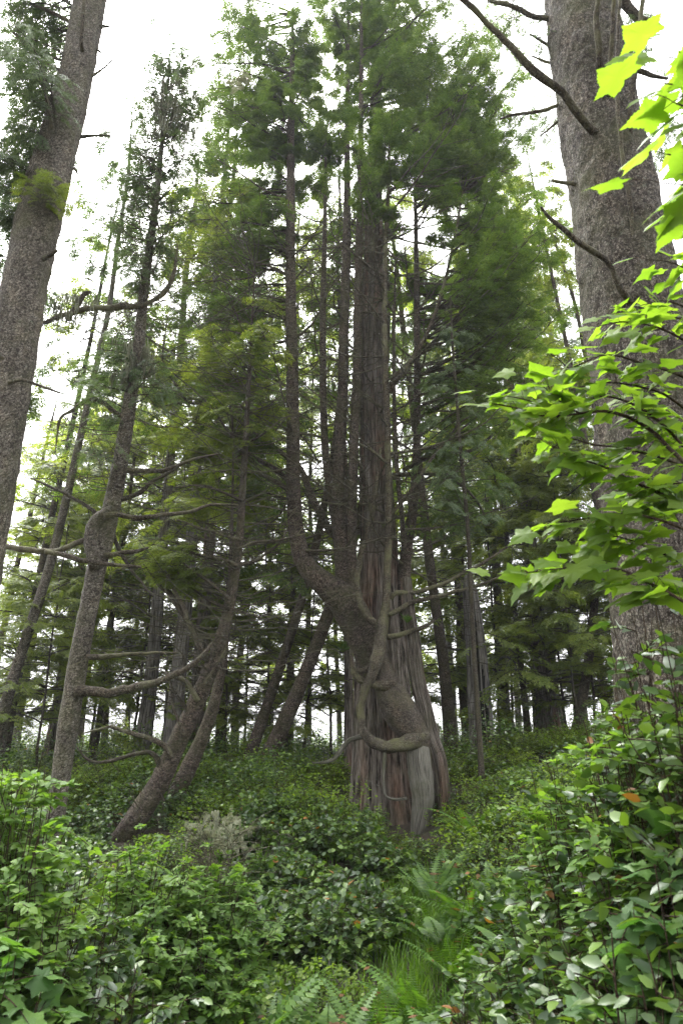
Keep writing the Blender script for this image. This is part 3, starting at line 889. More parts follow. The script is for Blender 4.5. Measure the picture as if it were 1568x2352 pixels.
# ------------------------------------------------------------------ near spruce trunk with dead limbs
YR = 6.5
gb = gh(5.2, YR)
big = thing('spruce_tree', (4.6, YR, gb), 'huge scaly spruce trunk beside the bright maple leaves, studded with dead limbs', 'tree')
p, r = pth([(1322, -160, 138), (1332, 0, 152), (1362, 200, 170), (1398, 400, 188), (1428, 600, 204), (1462, 800, 222), (1492, 1000, 236), (1518, 1200, 246), (1540, 1400, 256), (1560, 1600, 268), (1578, 1750, 285)], YR)
m = MB()
limb_mesh(m, p[::-1], r[::-1], 'spruce', 150, .028, 41, flare=.1)
m.build('trunk', [M_SPRUCE], big)
for k, (dy, rows) in enumerate([
    (-.45, [(1362, 302, 22), (1356, 298, 19), (1329, 265, 18, -.15), (1299, 220, 18, -.3), (1254, 185, 18, -.4), (1199, 135, 17, -.55), (1159, 90, 15, -.65), (1104, 40, 13, -.8), (1059, 0, 11, -.9), (1010, -50, 7, -1)]),
    (-.45, [(1446, 698, 22), (1442, 690, 18), (1428, 668, 15, -.15), (1414, 640, 14, -.2), (1389, 597, 13, -.3), (1334, 563, 13, -.5), (1300, 535, 11, -.6), (1264, 505, 9, -.7), (1240, 475, 6, -.8)]),
    (0, [(1290, 238, 10), (1279, 242, 8), (1245, 254, 8), (1209, 260, 7), (1170, 266, 6), (1146, 273, 4)]),
    (-.1, [(1345, 428, 12), (1330, 424, 10), (1300, 419, 9), (1266, 413, 6)]),
    (-.45, [(1377, 160, 22), (1377, 140, 15, -.1), (1376, 80, 14, -.25), (1374, 0, 13, -.4), (1371, -60, 11, -.6)]),
    (-.45, [(1396, 214, 18), (1397, 200, 12, -.1), (1404, 100, 11, -.3), (1410, 0, 10, -.5), (1412, -50, 8, -.7)]),
    (-.5, [(1450, 552, 7), (1449, 500, 9, -.05), (1446, 470, 11, -.1), (1429, 350, 10, -.25), (1418, 200, 9, -.4), (1417, 100, 8, -.5), (1420, 0, 8, -.6)]),
    (-.4, [(1443, 324, 16), (1446, 300, 12, -.1), (1458, 150, 11, -.3), (1468, 70, 11, -.4), (1474, -20, 10, -.5)]),
    (.0, [(1410, -30, 22), (1434, 5, 22), (1470, 40, 20), (1500, 56, 17), (1520, 66, 8)]),
    (.2, [(1430, 155, 12), (1470, 164, 12), (1500, 175, 10), (1530, 180, 6)]),
    (.0, [(1290, 52, 14), (1270, 44, 13), (1224, 34, 12), (1190, 22, 11), (1164, 10, 10), (1120, 0, 8)]),
    (.3, [(1290, 122, 9), (1250, 98, 7), (1215, 78, 4)]),
    (.2, [(1290, 152, 9), (1250, 140, 6), (1220, 128, 3)]),
    (-.3, [(1492, 990, 12), (1488, 960, 12, -.2), (1494, 935, 10, -.3)]),
    (.2, [(1290, 270, 7), (1265, 292, 6), (1240, 312, 3)])]):
    pp, rr = pth(rows, YR + dy)
    m = MB()
    limb_mesh(m, pp, rr, 'smooth', 14, .05, 50 + k)
    gg = np.random.default_rng(90 + k)
    st = g.integers(1, max(2, len(pp)), 5)
    A = pp[st] * .6 + pp[st - 1] * .4
    d = gg.normal(0, 1, (5, 3)); d[:, 2] += .4
    boughs(m, gg, A, A + nrm(d) * gg.uniform(.08, .32, (5, 1)), .006, nsub=2, nspr=0, sub=.3)
    o = m.build('limb', [M_MOSSY, M_LICHEN], big)
gg = np.random.default_rng(77)
ck = MB()                                                       # sparse needles and lichen tufts round the dead limbs
for (px, py, rx, ry, n) in ((1470, 60, 90, 90, 9), (1530, 240, 50, 90, 4), (1180, 40, 110, 60, 8), (1475, 330, 40, 50, 4), (1240, 300, 40, 40, 3)):
    T = clump(gg, px, py, rx, ry, YR + .5, .9, n)
    A = np.array([[4.0 if px > 1350 else 3.4, YR + .4, q[2] - .3] for q in T])
    A[:, 0] = p[5][0] * 0 + np.interp(T[:, 2], p[::-1, 2], p[::-1, 0])
    A[:, 1] = YR
    boughs(ck, gg, A, T, .012, lift=.05, nsub=6, nspr=2, slen=.26, tpl=SPR_D, sub=.3, t0=.5, droop=.5)
ck.build('crown', [M_TWIG, M_NEEDLE_B], big)

# ------------------------------------------------------------------ near leaning spruce at the frame's edge
YC = 8.0
lft = thing('spruce_tree', at(-70, 1760, YC) * [1, 1, 0] + [0, 0, gh(-4, YC)], 'rough grey trunk slanting in at the left edge, with drooping spruce twigs', 'tree')
rows = [(224, -90, 62), (208, 0, 68), (180, 150, 72), (142, 300, 85), (104, 450, 95), (68, 600, 94), (40, 750, 99), (16, 900, 101), (-13, 1084, 106), (-44, 1234, 110), (-70, 1400, 116), (-90, 1600, 124), (-105, 1800, 134)]
p, r = pth(rows, YC)
m = MB()
PL, QL = limb_mesh(m, p[::-1], r[::-1], 'spruce', 72, .05, 61, flare=.15)
m.build('trunk', [M_FIR], lft)
lst = [(PL, QL)]
for k, (dy, rows) in enumerate([
    (-.3, [(190, 118, 12), (187, 100, 9, -.1), (190, 50, 8, -.2), (196, 0, 7, -.3)]),
    (-.2, [(119, 316, 13), (117, 290, 10, -.1), (108, 230, 8, -.2), (104, 160, 6, -.3)]),
    (0, [(150, 168, 12), (132, 158, 10), (100, 138, 9), (60, 105, 7), (20, 60, 5)]),
    (0, [(175, 60, 11), (160, 50, 9), (120, 30, 8), (70, 5, 6)]),
    (.1, [(180, 316, 8), (205, 312, 7), (230, 311, 5), (262, 312, 3)]),
    (0, [(210, 176, 8), (235, 158, 5), (270, 128, 3)]),
    (0, [(225, 60, 9), (243, 60, 7), (258, 60, 4)]),
    (0, [(215, 108, 8), (230, 118, 6), (240, 126, 3)]),
    (.1, [(60, 420, 11), (40, 400, 8), (15, 365, 6), (-10, 350, 4)]),
    (.1, [(60, 448, 10), (20, 440, 7), (-20, 436, 5)]),
    (-.2, [(100, 595, 12), (116, 585, 9, -.1), (130, 575, 6, -.15)]),
    (0, [(92, 595, 7), (115, 590, 5), (132, 578, 3)]),
    (-.3, [(20, 880, 10), (50, 872, 9), (75, 880, 7), (115, 895, 6), (150, 905, 3)]),
    (-.25, [(12, 830, 12), (-10, 812, 9, -.1), (-40, 800, 6)]),
    (0, [(170, 385, 7), (180, 400, 4), (186, 405, 3)])]):
    pp, rr = pth(rows, YC + dy)
    m = MB()
    limb_mesh(m, pp, rr, 'smooth', 10, .06, 70 + k)
    m.build('limb', [M_MOSSY], lft)
gg = np.random.default_rng(62)
cr = MB()
for (px, py, rx, ry, dy, dd, n) in ((40, 60, 110, 110, .3, 1.2, 20), (50, 200, 90, 110, .3, 1.2, 18), (25, 330, 80, 110, .4, 1.2, 14), (30, 470, 60, 70, .6, 1, 8), (-10, 610, 60, 70, .5, 1, 5),
                                      (60, 130, 70, 90, -1.2, .6, 6), (30, 900, 60, 50, .4, .5, 6)):
    T = clump(gg, px, py, rx, ry, YC + dy, dd, n)
    A, Q = attach(gg, lst, T, .25)
    boughs(cr, gg, A, T, .016, lift=.1, nsub=8, nspr=3, slen=.34, tpl=SPR_D, sub=.32, t0=.3, droop=.55)
T = clump(gg, 112, 432, 48, 40, YC - .55, .2, 7)
A, Q = attach(gg, lst, T, .1)
boughs(cr, gg, A, T, .007, nsub=5, nspr=2, slen=.19, tpl=SPR_N, t0=.1, mat_l=2)
cr.build('crown', [M_TWIG, M_NEEDLE_B, M_NEEDLE_Y], lft)

# a bough of an unseen neighbour hangs into the top of the picture
gg = np.random.default_rng(63)
hang = thing('hanging_bough', at(400, -250, 8.5), 'drooping spruce bough hanging into the top of the picture between two trunks', 'branch')
hb = MB()
A = np.array([at(px, -260, 8.5 + gg.normal(0, .4)) for px in (340, 360, 372, 396, 408, 418, 425)])
T = np.array([at(px, py, 8.5 + gg.normal(0, .4)) for px, py in ((350, 40), (338, 70), (372, 25), (398, 90), (410, 105), (420, 60), (428, 20))])
boughs(hb, gg, A, T, .012, lift=0, nsub=11, nspr=3, slen=.3, tpl=SPR_D, sub=.14, t0=.35, droop=.6, wob=.02)
hb.build('foliage', [M_TWIG, M_NEEDLE_B], hang)

# ------------------------------------------------------------------ slender lichen-hung tree with the elbow
YD = 11.0
sl = thing('lichen_hung_spruce', at(115, 1985, YD), 'slender grey tree with a mossy elbow halfway up and lichen in its top', 'tree')
p, r = pth([(112, 2040, 43), (117, 1980, 41), (125, 1900, 39), (140, 1790, 41), (160, 1650, 47), (184, 1500, 44), (208, 1380, 42), (226, 1290, 43), (243, 1230, 41), (264, 1130, 39), (284, 1020, 33), (299, 920, 29),
            (318, 800, 25), (330, 680, 22), (345, 560, 18), (360, 450, 15), (370, 350, 11), (380, 250, 8), (387, 180, 5), (392, 110, 2)], YD)
m = MB()
PD, QD = limb_mesh(m, p, r, 'spruce', 40, .06, 81, flare=.15)
m.build('trunk', [M_FIR], sl)
dst = [(PD, QD)]
for k, (dy, mat, lab, rows) in enumerate([
    (-.15, M_FIR, 'mossy elbow', [(222, 1305, 32), (213, 1262, 32), (209, 1225, 32), (216, 1202, 30), (236, 1186, 26), (258, 1172, 22)]),
    (-.2, M_MOSSY, None, [(222, 1236, 14), (200, 1240, 13), (150, 1258, 12), (105, 1267, 14), (60, 1262, 13), (0, 1255, 12), (-40, 1256, 8)]),
    (-.4, M_MOSSY, None, [(105, 1267, 12), (150, 1276, 12), (215, 1290, 11), (270, 1297, 9), (325, 1302, 6)]),
    (-.2, M_MOSSY, None, [(240, 1185, 14), (270, 1181, 13), (330, 1187, 11), (420, 1180, 9), (480, 1162, 7), (545, 1160, 4)]),
    (-.1, M_MOSSY, None, [(175, 1588, 30), (200, 1588, 25), (240, 1592, 21), (285, 1584, 19), (340, 1572, 17), (400, 1552, 15), (440, 1527, 13), (468, 1500, 11), (486, 1476, 7)]),
    (-.1, M_MOSSY, None, [(200, 1508, 15), (230, 1509, 13), (280, 1505, 10), (340, 1500, 7), (410, 1500, 4)]),
    (-.1, M_MOSSY, None, [(240, 1276, 14), (270, 1272, 11), (305, 1268, 9), (340, 1258, 5)]),
    (-.3, M_MOSSY, None, [(332, 702, 12), (290, 706, 14), (240, 708, 13), (190, 712, 12), (140, 726, 11), (90, 742, 10), (40, 760, 9), (0, 772, 8), (-40, 785, 5)]),
    (-.3, M_MOSSY, None, [(325, 705, 12), (360, 685, 11), (385, 660, 10), (401, 625, 8), (406, 590, 6), (408, 562, 3)]),
    (-.2, M_MOSSY, None, [(155, 735, 14), (165, 720, 13), (180, 700, 12), (195, 676, 12), (208, 670, 6)]),
    (.0, M_MOSSY, None, [(300, 965, 14), (270, 950, 12), (235, 925, 11), (205, 918, 10), (170, 938, 8), (140, 960, 6), (132, 1000, 4), (128, 1040, 2)]),
    (.0, M_TWIG, None, [(236, 1190, 10), (180, 1150, 8), (120, 1120, 6), (70, 1098, 3)]),
    (.0, M_MOSSY, None, [(288, 1080, 14), (330, 1082, 12), (380, 1080, 10), (430, 1060, 7), (500, 1042, 4)]),
    (.0, M_TWIG, None, [(275, 1148, 12), (310, 1135, 10), (350, 1110, 8), (390, 1085, 6), (420, 1060, 3)]),
    (.1, M_TWIG, None, [(250, 1200, 10), (275, 1260, 9), (310, 1320, 7), (350, 1370, 4)])]):
    pp, rr = pth(rows, YD + dy)
    m = MB()
    limb_mesh(m, pp, rr, 'smooth', 14, .06, 100 + k)
    gg = np.random.default_rng(120 + k)
    st = gg.integers(1, len(pp), 6)
    A = pp[st] * .6 + pp[st - 1] * .4
    d = gg.normal(0, 1, (6, 3)); d[:, 2] += .5
    boughs(m, gg, A, A + nrm(d) * gg.uniform(.1, .7, (6, 1)), .008, nsub=3, nspr=0, sub=.3)
    o = m.build('limb', [mat, mat], sl)
    if lab: o['label'] = lab
gg = np.random.default_rng(82)
cr = MB()
spots = []
for (px, py, rx, ry, dd, n, rise) in ((388, 150, 60, 80, .8, 14, .3), (375, 250, 110, 80, 1.1, 24, .3), (345, 370, 110, 70, 1.1, 20, .35), (440, 340, 80, 80, 1, 14, .4), (450, 200, 60, 90, 1, 10, .4), (250, 480, 80, 60, 1, 8, .2), (310, 450, 80, 50, .9, 14, .2),
                                        (410, 470, 60, 60, .9, 10, .3), (290, 560, 80, 50, .9, 8, .1), (380, 560, 60, 50, .8, 8, .1), (320, 640, 60, 50, .9, 9, .1), (260, 800, 90, 70, 1, 12, .05), (200, 880, 80, 60, 1, 9, .05),
                                        (230, 1000, 80, 60, 1, 6, .05), (380, 860, 70, 70, 1, 8, .1)):
    T = clump(gg, px, py, rx, ry, YD, dd, n)
    A, Q = attach(gg, dst, T, rise)
    boughs(cr, gg, A, T, .014, lift=-.04, nsub=8, nspr=2, slen=.27, tpl=SPR_D, sub=.32, t0=.25, droop=.3)
    spots.append(T)
base = PD[(PD[:, 2] > at(300, 1150, YD)[2])]
base = base[gg.integers(0, len(base), 220)]
az = gg.uniform(0, 6.28, 220); L = gg.uniform(.4, 2.6, 220)
boughs(cr, gg, base, base + np.stack([np.cos(az) * L, np.sin(az) * L, L * gg.uniform(-.15, .3, 220)], -1), .011, lift=-.1, nsub=6, nspr=0, sub=.35, t0=.3, mat_w=2)
cr.build('crown', [M_TWIG, M_NEEDLE_B, M_DEADTW], sl)
li = MB()
T = clump(gg, 400, 250, 60, 90, YD - .3, .6, 90)
strands(li, gg, np.vstack([T, clump(gg, 300, 820, 60, 60, YD, .6, 40), clump(gg, 180, 700, 80, 30, YD - .3, .3, 30)]), 900, .35)
for (px, py) in ((545, 190), (420, 245), (405, 300)):
    T = clump(gg, px, py, 26, 16, YD + 1, .25, 24)
    li_dir = nrm(gg.normal(0, 1, (24, 3)))
    for (tv, tq) in SPR_N[:1]:
        stamp(li, tv, tq, None, frames(li_dir, np.array([0, 0, 1.0]) + 0 * li_dir), gg.uniform(.12, .26, 24), T)
li.build('lichen', [M_LICHEN], sl)

# ------------------------------------------------------------------ leaning hemlock with dead branches
YE = 13.2
ln = thing('leaning_hemlock', at(275, 1935, YE), 'mossy old trunk leaning strongly out of the salal bank, with many dead branches', 'tree')
p, r = pth([(228, 1990, 45), (272, 1935, 46), (320, 1870, 50), (370, 1790, 46), (410, 1700, 43), (440, 1640, 41), (475, 1560, 37), (502, 1490, 32), (525, 1400, 27), (545, 1280, 21), (553, 1200, 18), (560, 1080, 15),
            (567, 960, 12), (573, 850, 8), (580, 720, 5), (586, 600, 2)], YE)
m = MB()
PE, QE = limb_mesh(m, p, r, 'spruce', 44, .06, 131)
m.build('trunk', [M_HEM], ln)
for k, rows in enumerate([
    [(372, 1788, 13), (362, 1748, 13), (345, 1728, 11), (318, 1730, 9), (280, 1742, 8), (235, 1750, 7), (200, 1742, 6), (176, 1715, 3)],
    [(395, 1740, 13), (378, 1712, 12), (350, 1698, 11), (318, 1688, 11), (290, 1682, 9), (258, 1672, 7), (225, 1675, 6), (190, 1685, 3)],
    [(455, 1610, 13), (430, 1570, 11), (410, 1560, 10), (380, 1545, 7)],
    [(478, 1520, 13), (452, 1470, 13), (425, 1420, 13), (400, 1375, 13), (372, 1345, 10), (350, 1320, 6), (330, 1295, 3)],
    [(468, 1500, 13), (438, 1440, 11), (415, 1380, 10), (395, 1335, 8), (380, 1310, 4)],
    [(530, 1378, 11), (505, 1356, 7), (470, 1330, 6), (432, 1300, 5), (410, 1285, 3)],
    [(528, 1400, 10), (470, 1372, 6), (420, 1330, 4), (400, 1290, 3)],
    [(546, 1300, 10), (510, 1282, 6), (460, 1275, 6), (420, 1262, 5), (350, 1250, 3)],
    [(552, 1240, 8), (500, 1225, 6), (440, 1205, 5), (390, 1190, 3)],
    [(556, 1150, 8), (510, 1130, 6), (460, 1115, 5), (400, 1120, 3)],
    [(545, 1300, 11), (580, 1290, 8), (610, 1275, 6), (640, 1250, 5), (660, 1215, 3)],
    [(548, 1260, 7), (590, 1245, 6), (650, 1240, 5), (700, 1225, 3)],
    [(440, 1650, 13), (415, 1610, 8), (400, 1590, 6), (388, 1560, 4), (376, 1530, 3)],
    [(425, 1690, 13), (410, 1660, 7), (400, 1625, 6), (394, 1590, 3)],
    [(470, 1570, 10), (495, 1530, 5), (515, 1500, 4), (525, 1470, 3)],
    [(562, 1040, 8), (530, 1000, 6), (490, 940, 5), (450, 900, 4), (400, 860, 3)],
    [(563, 1020, 6), (600, 1000, 5), (650, 960, 3), (690, 950, 3)],
    [(318, 1885, 8), (322, 1868, 7), (316, 1852, 5)],
    [(378, 1840, 7), (364, 1816, 6), (350, 1810, 3)]]):
    pp, rr = pth(rows, YE - .1 - .15 * (k % 3))
    m = MB()
    limb_mesh(m, pp, rr, 'smooth', 12, .07, 140 + k)
    gg = np.random.default_rng(170 + k)
    st = gg.integers(1, len(pp), 7)
    A = pp[st] * .6 + pp[st - 1] * .4
    d = gg.normal(0, 1, (7, 3)); d[:, 2] += .6
    boughs(m, gg, A, A + nrm(d) * gg.uniform(.1, .9, (7, 1)), .009, nsub=3, nspr=0, sub=.35)
    m.build('limb', [M_MOSSY if k % 3 else M_TWIG, M_TWIG], ln)
gg = np.random.default_rng(132)
cr = MB()
for (px, py, rx, ry, dd, n, rise) in ((560, 780, 130, 110, 1.6, 9, .2), (470, 1000, 120, 90, 1.5, 6, .1), (370, 1300, 80, 50, .8, 8, .3), (330, 1230, 90, 60, 1, 6, .1), (620, 950, 80, 90, 1.2, 4, .1), (500, 860, 110, 90, 1.5, 6, .15), (420, 1150, 90, 60, 1.2, 4, .05)):
    T = clump(gg, px, py, rx, ry, YE, dd, n)
    A, Q = attach(gg, [(PE, QE)], T, rise)
    boughs(cr, gg, A, T, .015, lift=.05, nsub=8, nspr=2, slen=.34, sub=.33, t0=.4, droop=.3)
base = PE[(PE[:, 2] > at(480, 1560, YE)[2])]
base = base[gg.integers(0, len(base), 260)]
az = gg.uniform(0, 6.28, 260); L = gg.uniform(.5, 3.4, 260)
boughs(cr, gg, base, base + np.stack([np.cos(az) * L, np.sin(az) * L, L * gg.uniform(-.1, .35, 260)], -1), .014, lift=-.06, nsub=8, nspr=0, sub=.33, t0=.25, wob=.05, mat_w=2)
cr.build('crown', [M_TWIG, M_NEEDLE_Y, M_DEADTW], ln)
m = MB()
pp, rr = pth([(372, 1900, 42), (395, 1850, 43), (430, 1770, 38), (462, 1700, 32), (488, 1630, 28), (505, 1560, 22), (516, 1490, 17), (524, 1400, 13), (530, 1280, 9), (534, 1150, 6), (536, 1000, 3)], YE + 1.3)
limb_mesh(m, pp, rr, 'spruce', 30, .08, 151)
back = thing('leaning_cedar', pp[0], 'dark leaning stem in the shade right behind the mossy leaning trunk', 'tree')
m.build('trunk', [M_HEM], back)
cr = MB()
T = clump(gg, 545, 950, 90, 200, YE + 1.6, 1.2, 14)
A, Q = attach(gg, [(pp, rr)], T, .2)
boughs(cr, gg, A, T, .015, lift=.05, nsub=7, nspr=3, slen=.42, t0=.4)
cr.build('crown', [M_TWIG, M_NEEDLE], back)

# ------------------------------------------------------------------ forest trees behind: own trunks, crowns shared by kind
def crown_mesh(seed, H, z0, rad, n, slen, tpl, mats, nsub=7, nspr=3, rise=.0, dead=60, top=.95, sub=.36, droop=.25, shape=.8):
    g = np.random.default_rng(seed)
    m = MB()
    z = z0 + (H * top - z0) * np.sort(g.random(n) ** .9)
    az = np.arange(n) * 2.4 + g.normal(0, .4, n)
    L = rad * (1 - (z - z0) / (H - z0)) ** shape * g.uniform(.55, 1.15, n) + .35
    A = np.stack([0 * z, 0 * z, z], -1)
    B = A + np.stack([np.cos(az) * L, np.sin(az) * L, L * (rise + g.normal(0, .12, n) + .35 * (z - z0) / H)], -1)
    boughs(m, g, A, B, np.clip(L * .009, .01, .035), lift=.06, nsub=nsub, nspr=nspr, slen=slen, tpl=tpl, sub=sub, t0=.28, droop=droop)
    if dead:
        z = g.uniform(1.5, z0 + .25 * (H - z0), dead); az = g.uniform(0, 6.28, dead); L = g.uniform(.5, rad * .9, dead)
        A = np.stack([0 * z, 0 * z, z], -1)
        boughs(m, g, A, A + np.stack([np.cos(az) * L, np.sin(az) * L, L * g.uniform(-.35, .2, dead)], -1), .014, lift=.05, nsub=6, nspr=0, sub=.35, t0=.3)
    return m.mesh('crown', mats)


CROWN = [crown_mesh(301, 22, 5, 3.4, 50, .52, SPR_F, [M_TWIG, M_NEEDLE], 6),
         crown_mesh(302, 22, 8, 3.0, 40, .50, SPR_F, [M_TWIG, M_NEEDLE_Y], 6, dead=90),
         crown_mesh(303, 22, 4, 3.6, 46, .52, SPR_F, [M_TWIG, M_NEEDLE_Y], 6, droop=.45),
         crown_mesh(304, 22, 11, 2.8, 36, .5, SPR_F, [M_TWIG, M_NEEDLE_B], 6, dead=100, droop=.5),
         crown_mesh(305, 22, 3, 3.2, 46, .52, SPR_F, [M_TWIG, M_NEEDLE_Y], 6, rise=-.1)]
YOUNG = [crown_mesh(311, 7, .9, 2.2, 34, .40, SPR, [M_TWIG, M_NEEDLE_Y], 6, 3, .05, 0, .97),
         crown_mesh(312, 7, 1.4, 2.0, 28, .40, SPR, [M_TWIG, M_NEEDLE_Y], 6, 3, .0, 8, .97)]


def forest_tree(name, px, py, Y, w, lean, H, ci, cs, mat, kind, label, group=None, cat='tree', rz=None, curve=0, young=False, seed=0, w_top=.25, groove=None):
    """A tree whose trunk meets the shrubs at pixel (px, py), w pixels wide there; LEAN in degrees towards +X."""
    b = at(px, py, Y)
    zg = min(gh(b[0], Y), b[2]) - .1
    t_ = thing(name, (b[0], Y, zg), label, cat, group)
    r0 = .5 * w * mpp(py, Y)
    z = np.linspace(0, 1, 9)
    g = np.random.default_rng(900 + seed)
    tx = math.tan(R(lean))
    P = np.stack([b[0] + tx * (z * H - (b[2] - zg)) + curve * (z * (1 - z)) * 4 * H * .05 + g.normal(0, .03, 9) * H * .06, Y + g.normal(0, .02, 9) * H * .05, zg + z * H], -1)
    rr = r0 * (1 - (1 - w_top) * z ** .9) * np.array([1.12] + [1] * 8); rr[-1] = .02
    m = MB()
    limb_mesh(m, P, rr, kind, 24 if w < 30 else 40, .14, seed, flare=.25, groove=groove)
    o = m.build('trunk', [mat], t_)
    src = (YOUNG if young else CROWN)[ci]
    c = bpy.data.objects.new('crown', src)
    COL.objects.link(c)
    c.parent = t_
    c.scale = (cs, cs, H / (7.0 if young else 22.0))
    c.rotation_mode = 'ZYX'
    c.rotation_euler = (0, R(lean), rz if rz is not None else seed * 2.1)
    return t_

# twin leaning trunks and other trees one can tell apart: (name, px, py, Y, w, lean, H, crown, crown scale, bark, surface, label, extra)
FOREST = [
    ('conifer', 562, 1745, 19, 27, 7, 20, 1, .9, M_HEM, 'spruce', 'thinner of the twin trunks leaning together on the shrub bank', dict(curve=1.2)),
    ('conifer', 597, 1768, 18.5, 37, 9, 20, 0, .9, M_HEM, 'spruce', 'thicker of the twin trunks leaning together, in front of its pair', dict(curve=1.6)),
    ('conifer', 663, 1695, 24, 21, 0, 24, 1, 1, M_HEM, 'spruce', 'dark upright trunk directly behind the twin leaning trunks', {}),
    ('conifer', 706, 1690, 30, 16, 0, 24, 2, 1, M_FIR, 'spruce', 'thin grey trunk seen between the twin leaning trunks and the ancient tree', {}),
    ('conifer', 803, 1725, 19.5, 22, -1, 22, 3, .9, M_CEDAR, 'cedar', 'shaded trunk close behind the ancient tree with a dark fern clump on it', {}),
    ('cedar', 330, 1725, 20, 35, 0, 22, 2, 1, M_GREYCED, 'cedar', 'pale grey cedar trunk, first to the side of the slender lichen-hung tree', {}),
    ('cedar', 392, 1730, 19, 38, 1, 23, 0, 1, M_GREYCED, 'cedar', 'pale grey cedar trunk with stringy bark just behind the leaning hemlock', {}),
    ('cedar', 452, 1700, 20, 36, 0, 24, 1, 1, M_CEDAR, 'cedar', 'brown cedar trunk half hidden behind the leaning hemlock', {}),
    ('conifer', 503, 1700, 26, 20, 0, 22, 4, 1, M_HEM, 'spruce', 'dark thin trunk just beyond the leaning hemlock', {}),
    ('conifer', 212, 1765, 22, 16, 1.5, 16, 2, .8, M_TWIG, 'spruce', 'dark thin trunk between the slender lichen-hung tree and the grey cedars', {}),
    ('conifer', -8, 1650, 17, 28, 3.6, 21, 3, .8, M_FIR, 'spruce', 'slanting lichen-grey trunk against the bright sky beyond the left edge spruce', dict(curve=.6)),
    ('conifer', 18, 1680, 19, 24, 3.2, 19, 4, .8, M_TWIG, 'spruce', 'darker slanting trunk close behind the lichen-grey slanting one', {}),
    ('conifer', 1028, 1690, 22, 30, -3.5, 24, 1, 1, M_HEM, 'spruce', 'trunk tilting towards the ancient tree, on the open side of its leg', {}),
    ('conifer', 1047, 1690, 34, 15, -1, 24, 2, 1, M_GREYCED, 'cedar', 'thin pale trunk between the tilting trunk and the split snag', {}),
    ('conifer', 1073, 1700, 28, 22, -1, 24, 3, 1, M_HEM, 'spruce', 'upright trunk just behind the split snag, on the side of the ancient tree', {}),
    ('conifer', 1108, 1790, 14.5, 14, -.3, 12, 3, .42, M_TWIG, 'spruce', 'pole-thin young trunk standing in front of the split charred snag', dict(w_top=.5)),
    ('conifer', 1163, 1655, 28, 24, 0, 26, 0, 1, M_FIR, 'spruce', 'straight grey trunk next after the split snag', {}),
    ('conifer', 1208, 1680, 24, 16, -1, 23, 1, 1, M_TWIG, 'spruce', 'thin nearly black trunk standing alone in the forest behind the salmon bushes', {}),
    ('cedar', 1262, 1660, 25, 44, -1.5, 25, 0, 1.1, M_CEDAR, 'cedar', 'broadest dark trunk of the far group beyond the snag', {}),
    ('conifer', 1303, 1660, 22, 24, 2.5, 22, 2, .9, M_HEM, 'spruce', 'trunk curving outwards beside the broadest dark far trunk', dict(curve=1.5)),
    ('conifer', 1340, 1660, 33, 18, -1, 24, 1, 1, M_FIR, 'spruce', 'pale far trunk against the bright gap by the huge spruce', {}),
    ('conifer', 1392, 1660, 30, 20, -1, 24, 3, 1, M_FIR, 'spruce', 'grey far trunk at the bright gap nearest the huge spruce', {}),
    ('conifer', 1455, 1580, 20, 22, -3.5, 22, 1, .9, M_HEM, 'spruce', 'slim trunk tilting beside the huge scaly spruce', {}),
    ('conifer', 1190, 1655, 40, 16, 0, 24, 4, 1, M_GREYCED, 'cedar', 'faint pale trunk far behind the thin nearly black trunk', {}),
]
for k, (nm, px, py, Y, w, lean, H, ci, cs, mat, kd, lab, ex) in enumerate(FOREST):
    forest_tree(nm, px, py, Y, w, lean, H, ci, cs, mat, kd, lab, seed=k, **ex)

# the split, burnt snag
sn = thing('split_snag', at(1108, 1712, 20), 'split dead cedar snag, charred black inside, without a crown', 'dead tree')
p, r = pth([(1110, 1760, 62), (1108, 1700, 56), (1100, 1600, 50), (1093, 1500, 44), (1085, 1420, 38), (1078, 1360, 32), (1074, 1322, 16)], 20)
m = MB()
limb_mesh(m, p, r, 'cedar', 80, .06, 401, groove=[(R(-95), .30, .62, .0, 4.3), (R(-60), .22, .35, .2, 2.6), (R(-140), .12, .2, 1.0, 4.6)])
v = m.v[0]
o = m.build('trunk', [M_GREYCED, M_BURNT], sn)
me = o.data
nq = np.concatenate(m.q)
bk = m.b[0]
rb = np.linalg.norm(bk[:, :2], axis=1)
ax, _ = catmull(p, r, .06)
dist = np.linalg.norm(v[:len(ax) * 80].reshape(len(ax), 80, 3) - ax[:, None], axis=2) / np.maximum(_[:, None], .01)
inner = (dist < .74).ravel()
mi = np.zeros(len(me.polygons), np.int32)
mi[:len(nq)] = inner[nq].any(1)
me.polygons.foreach_set("material_index", mi)

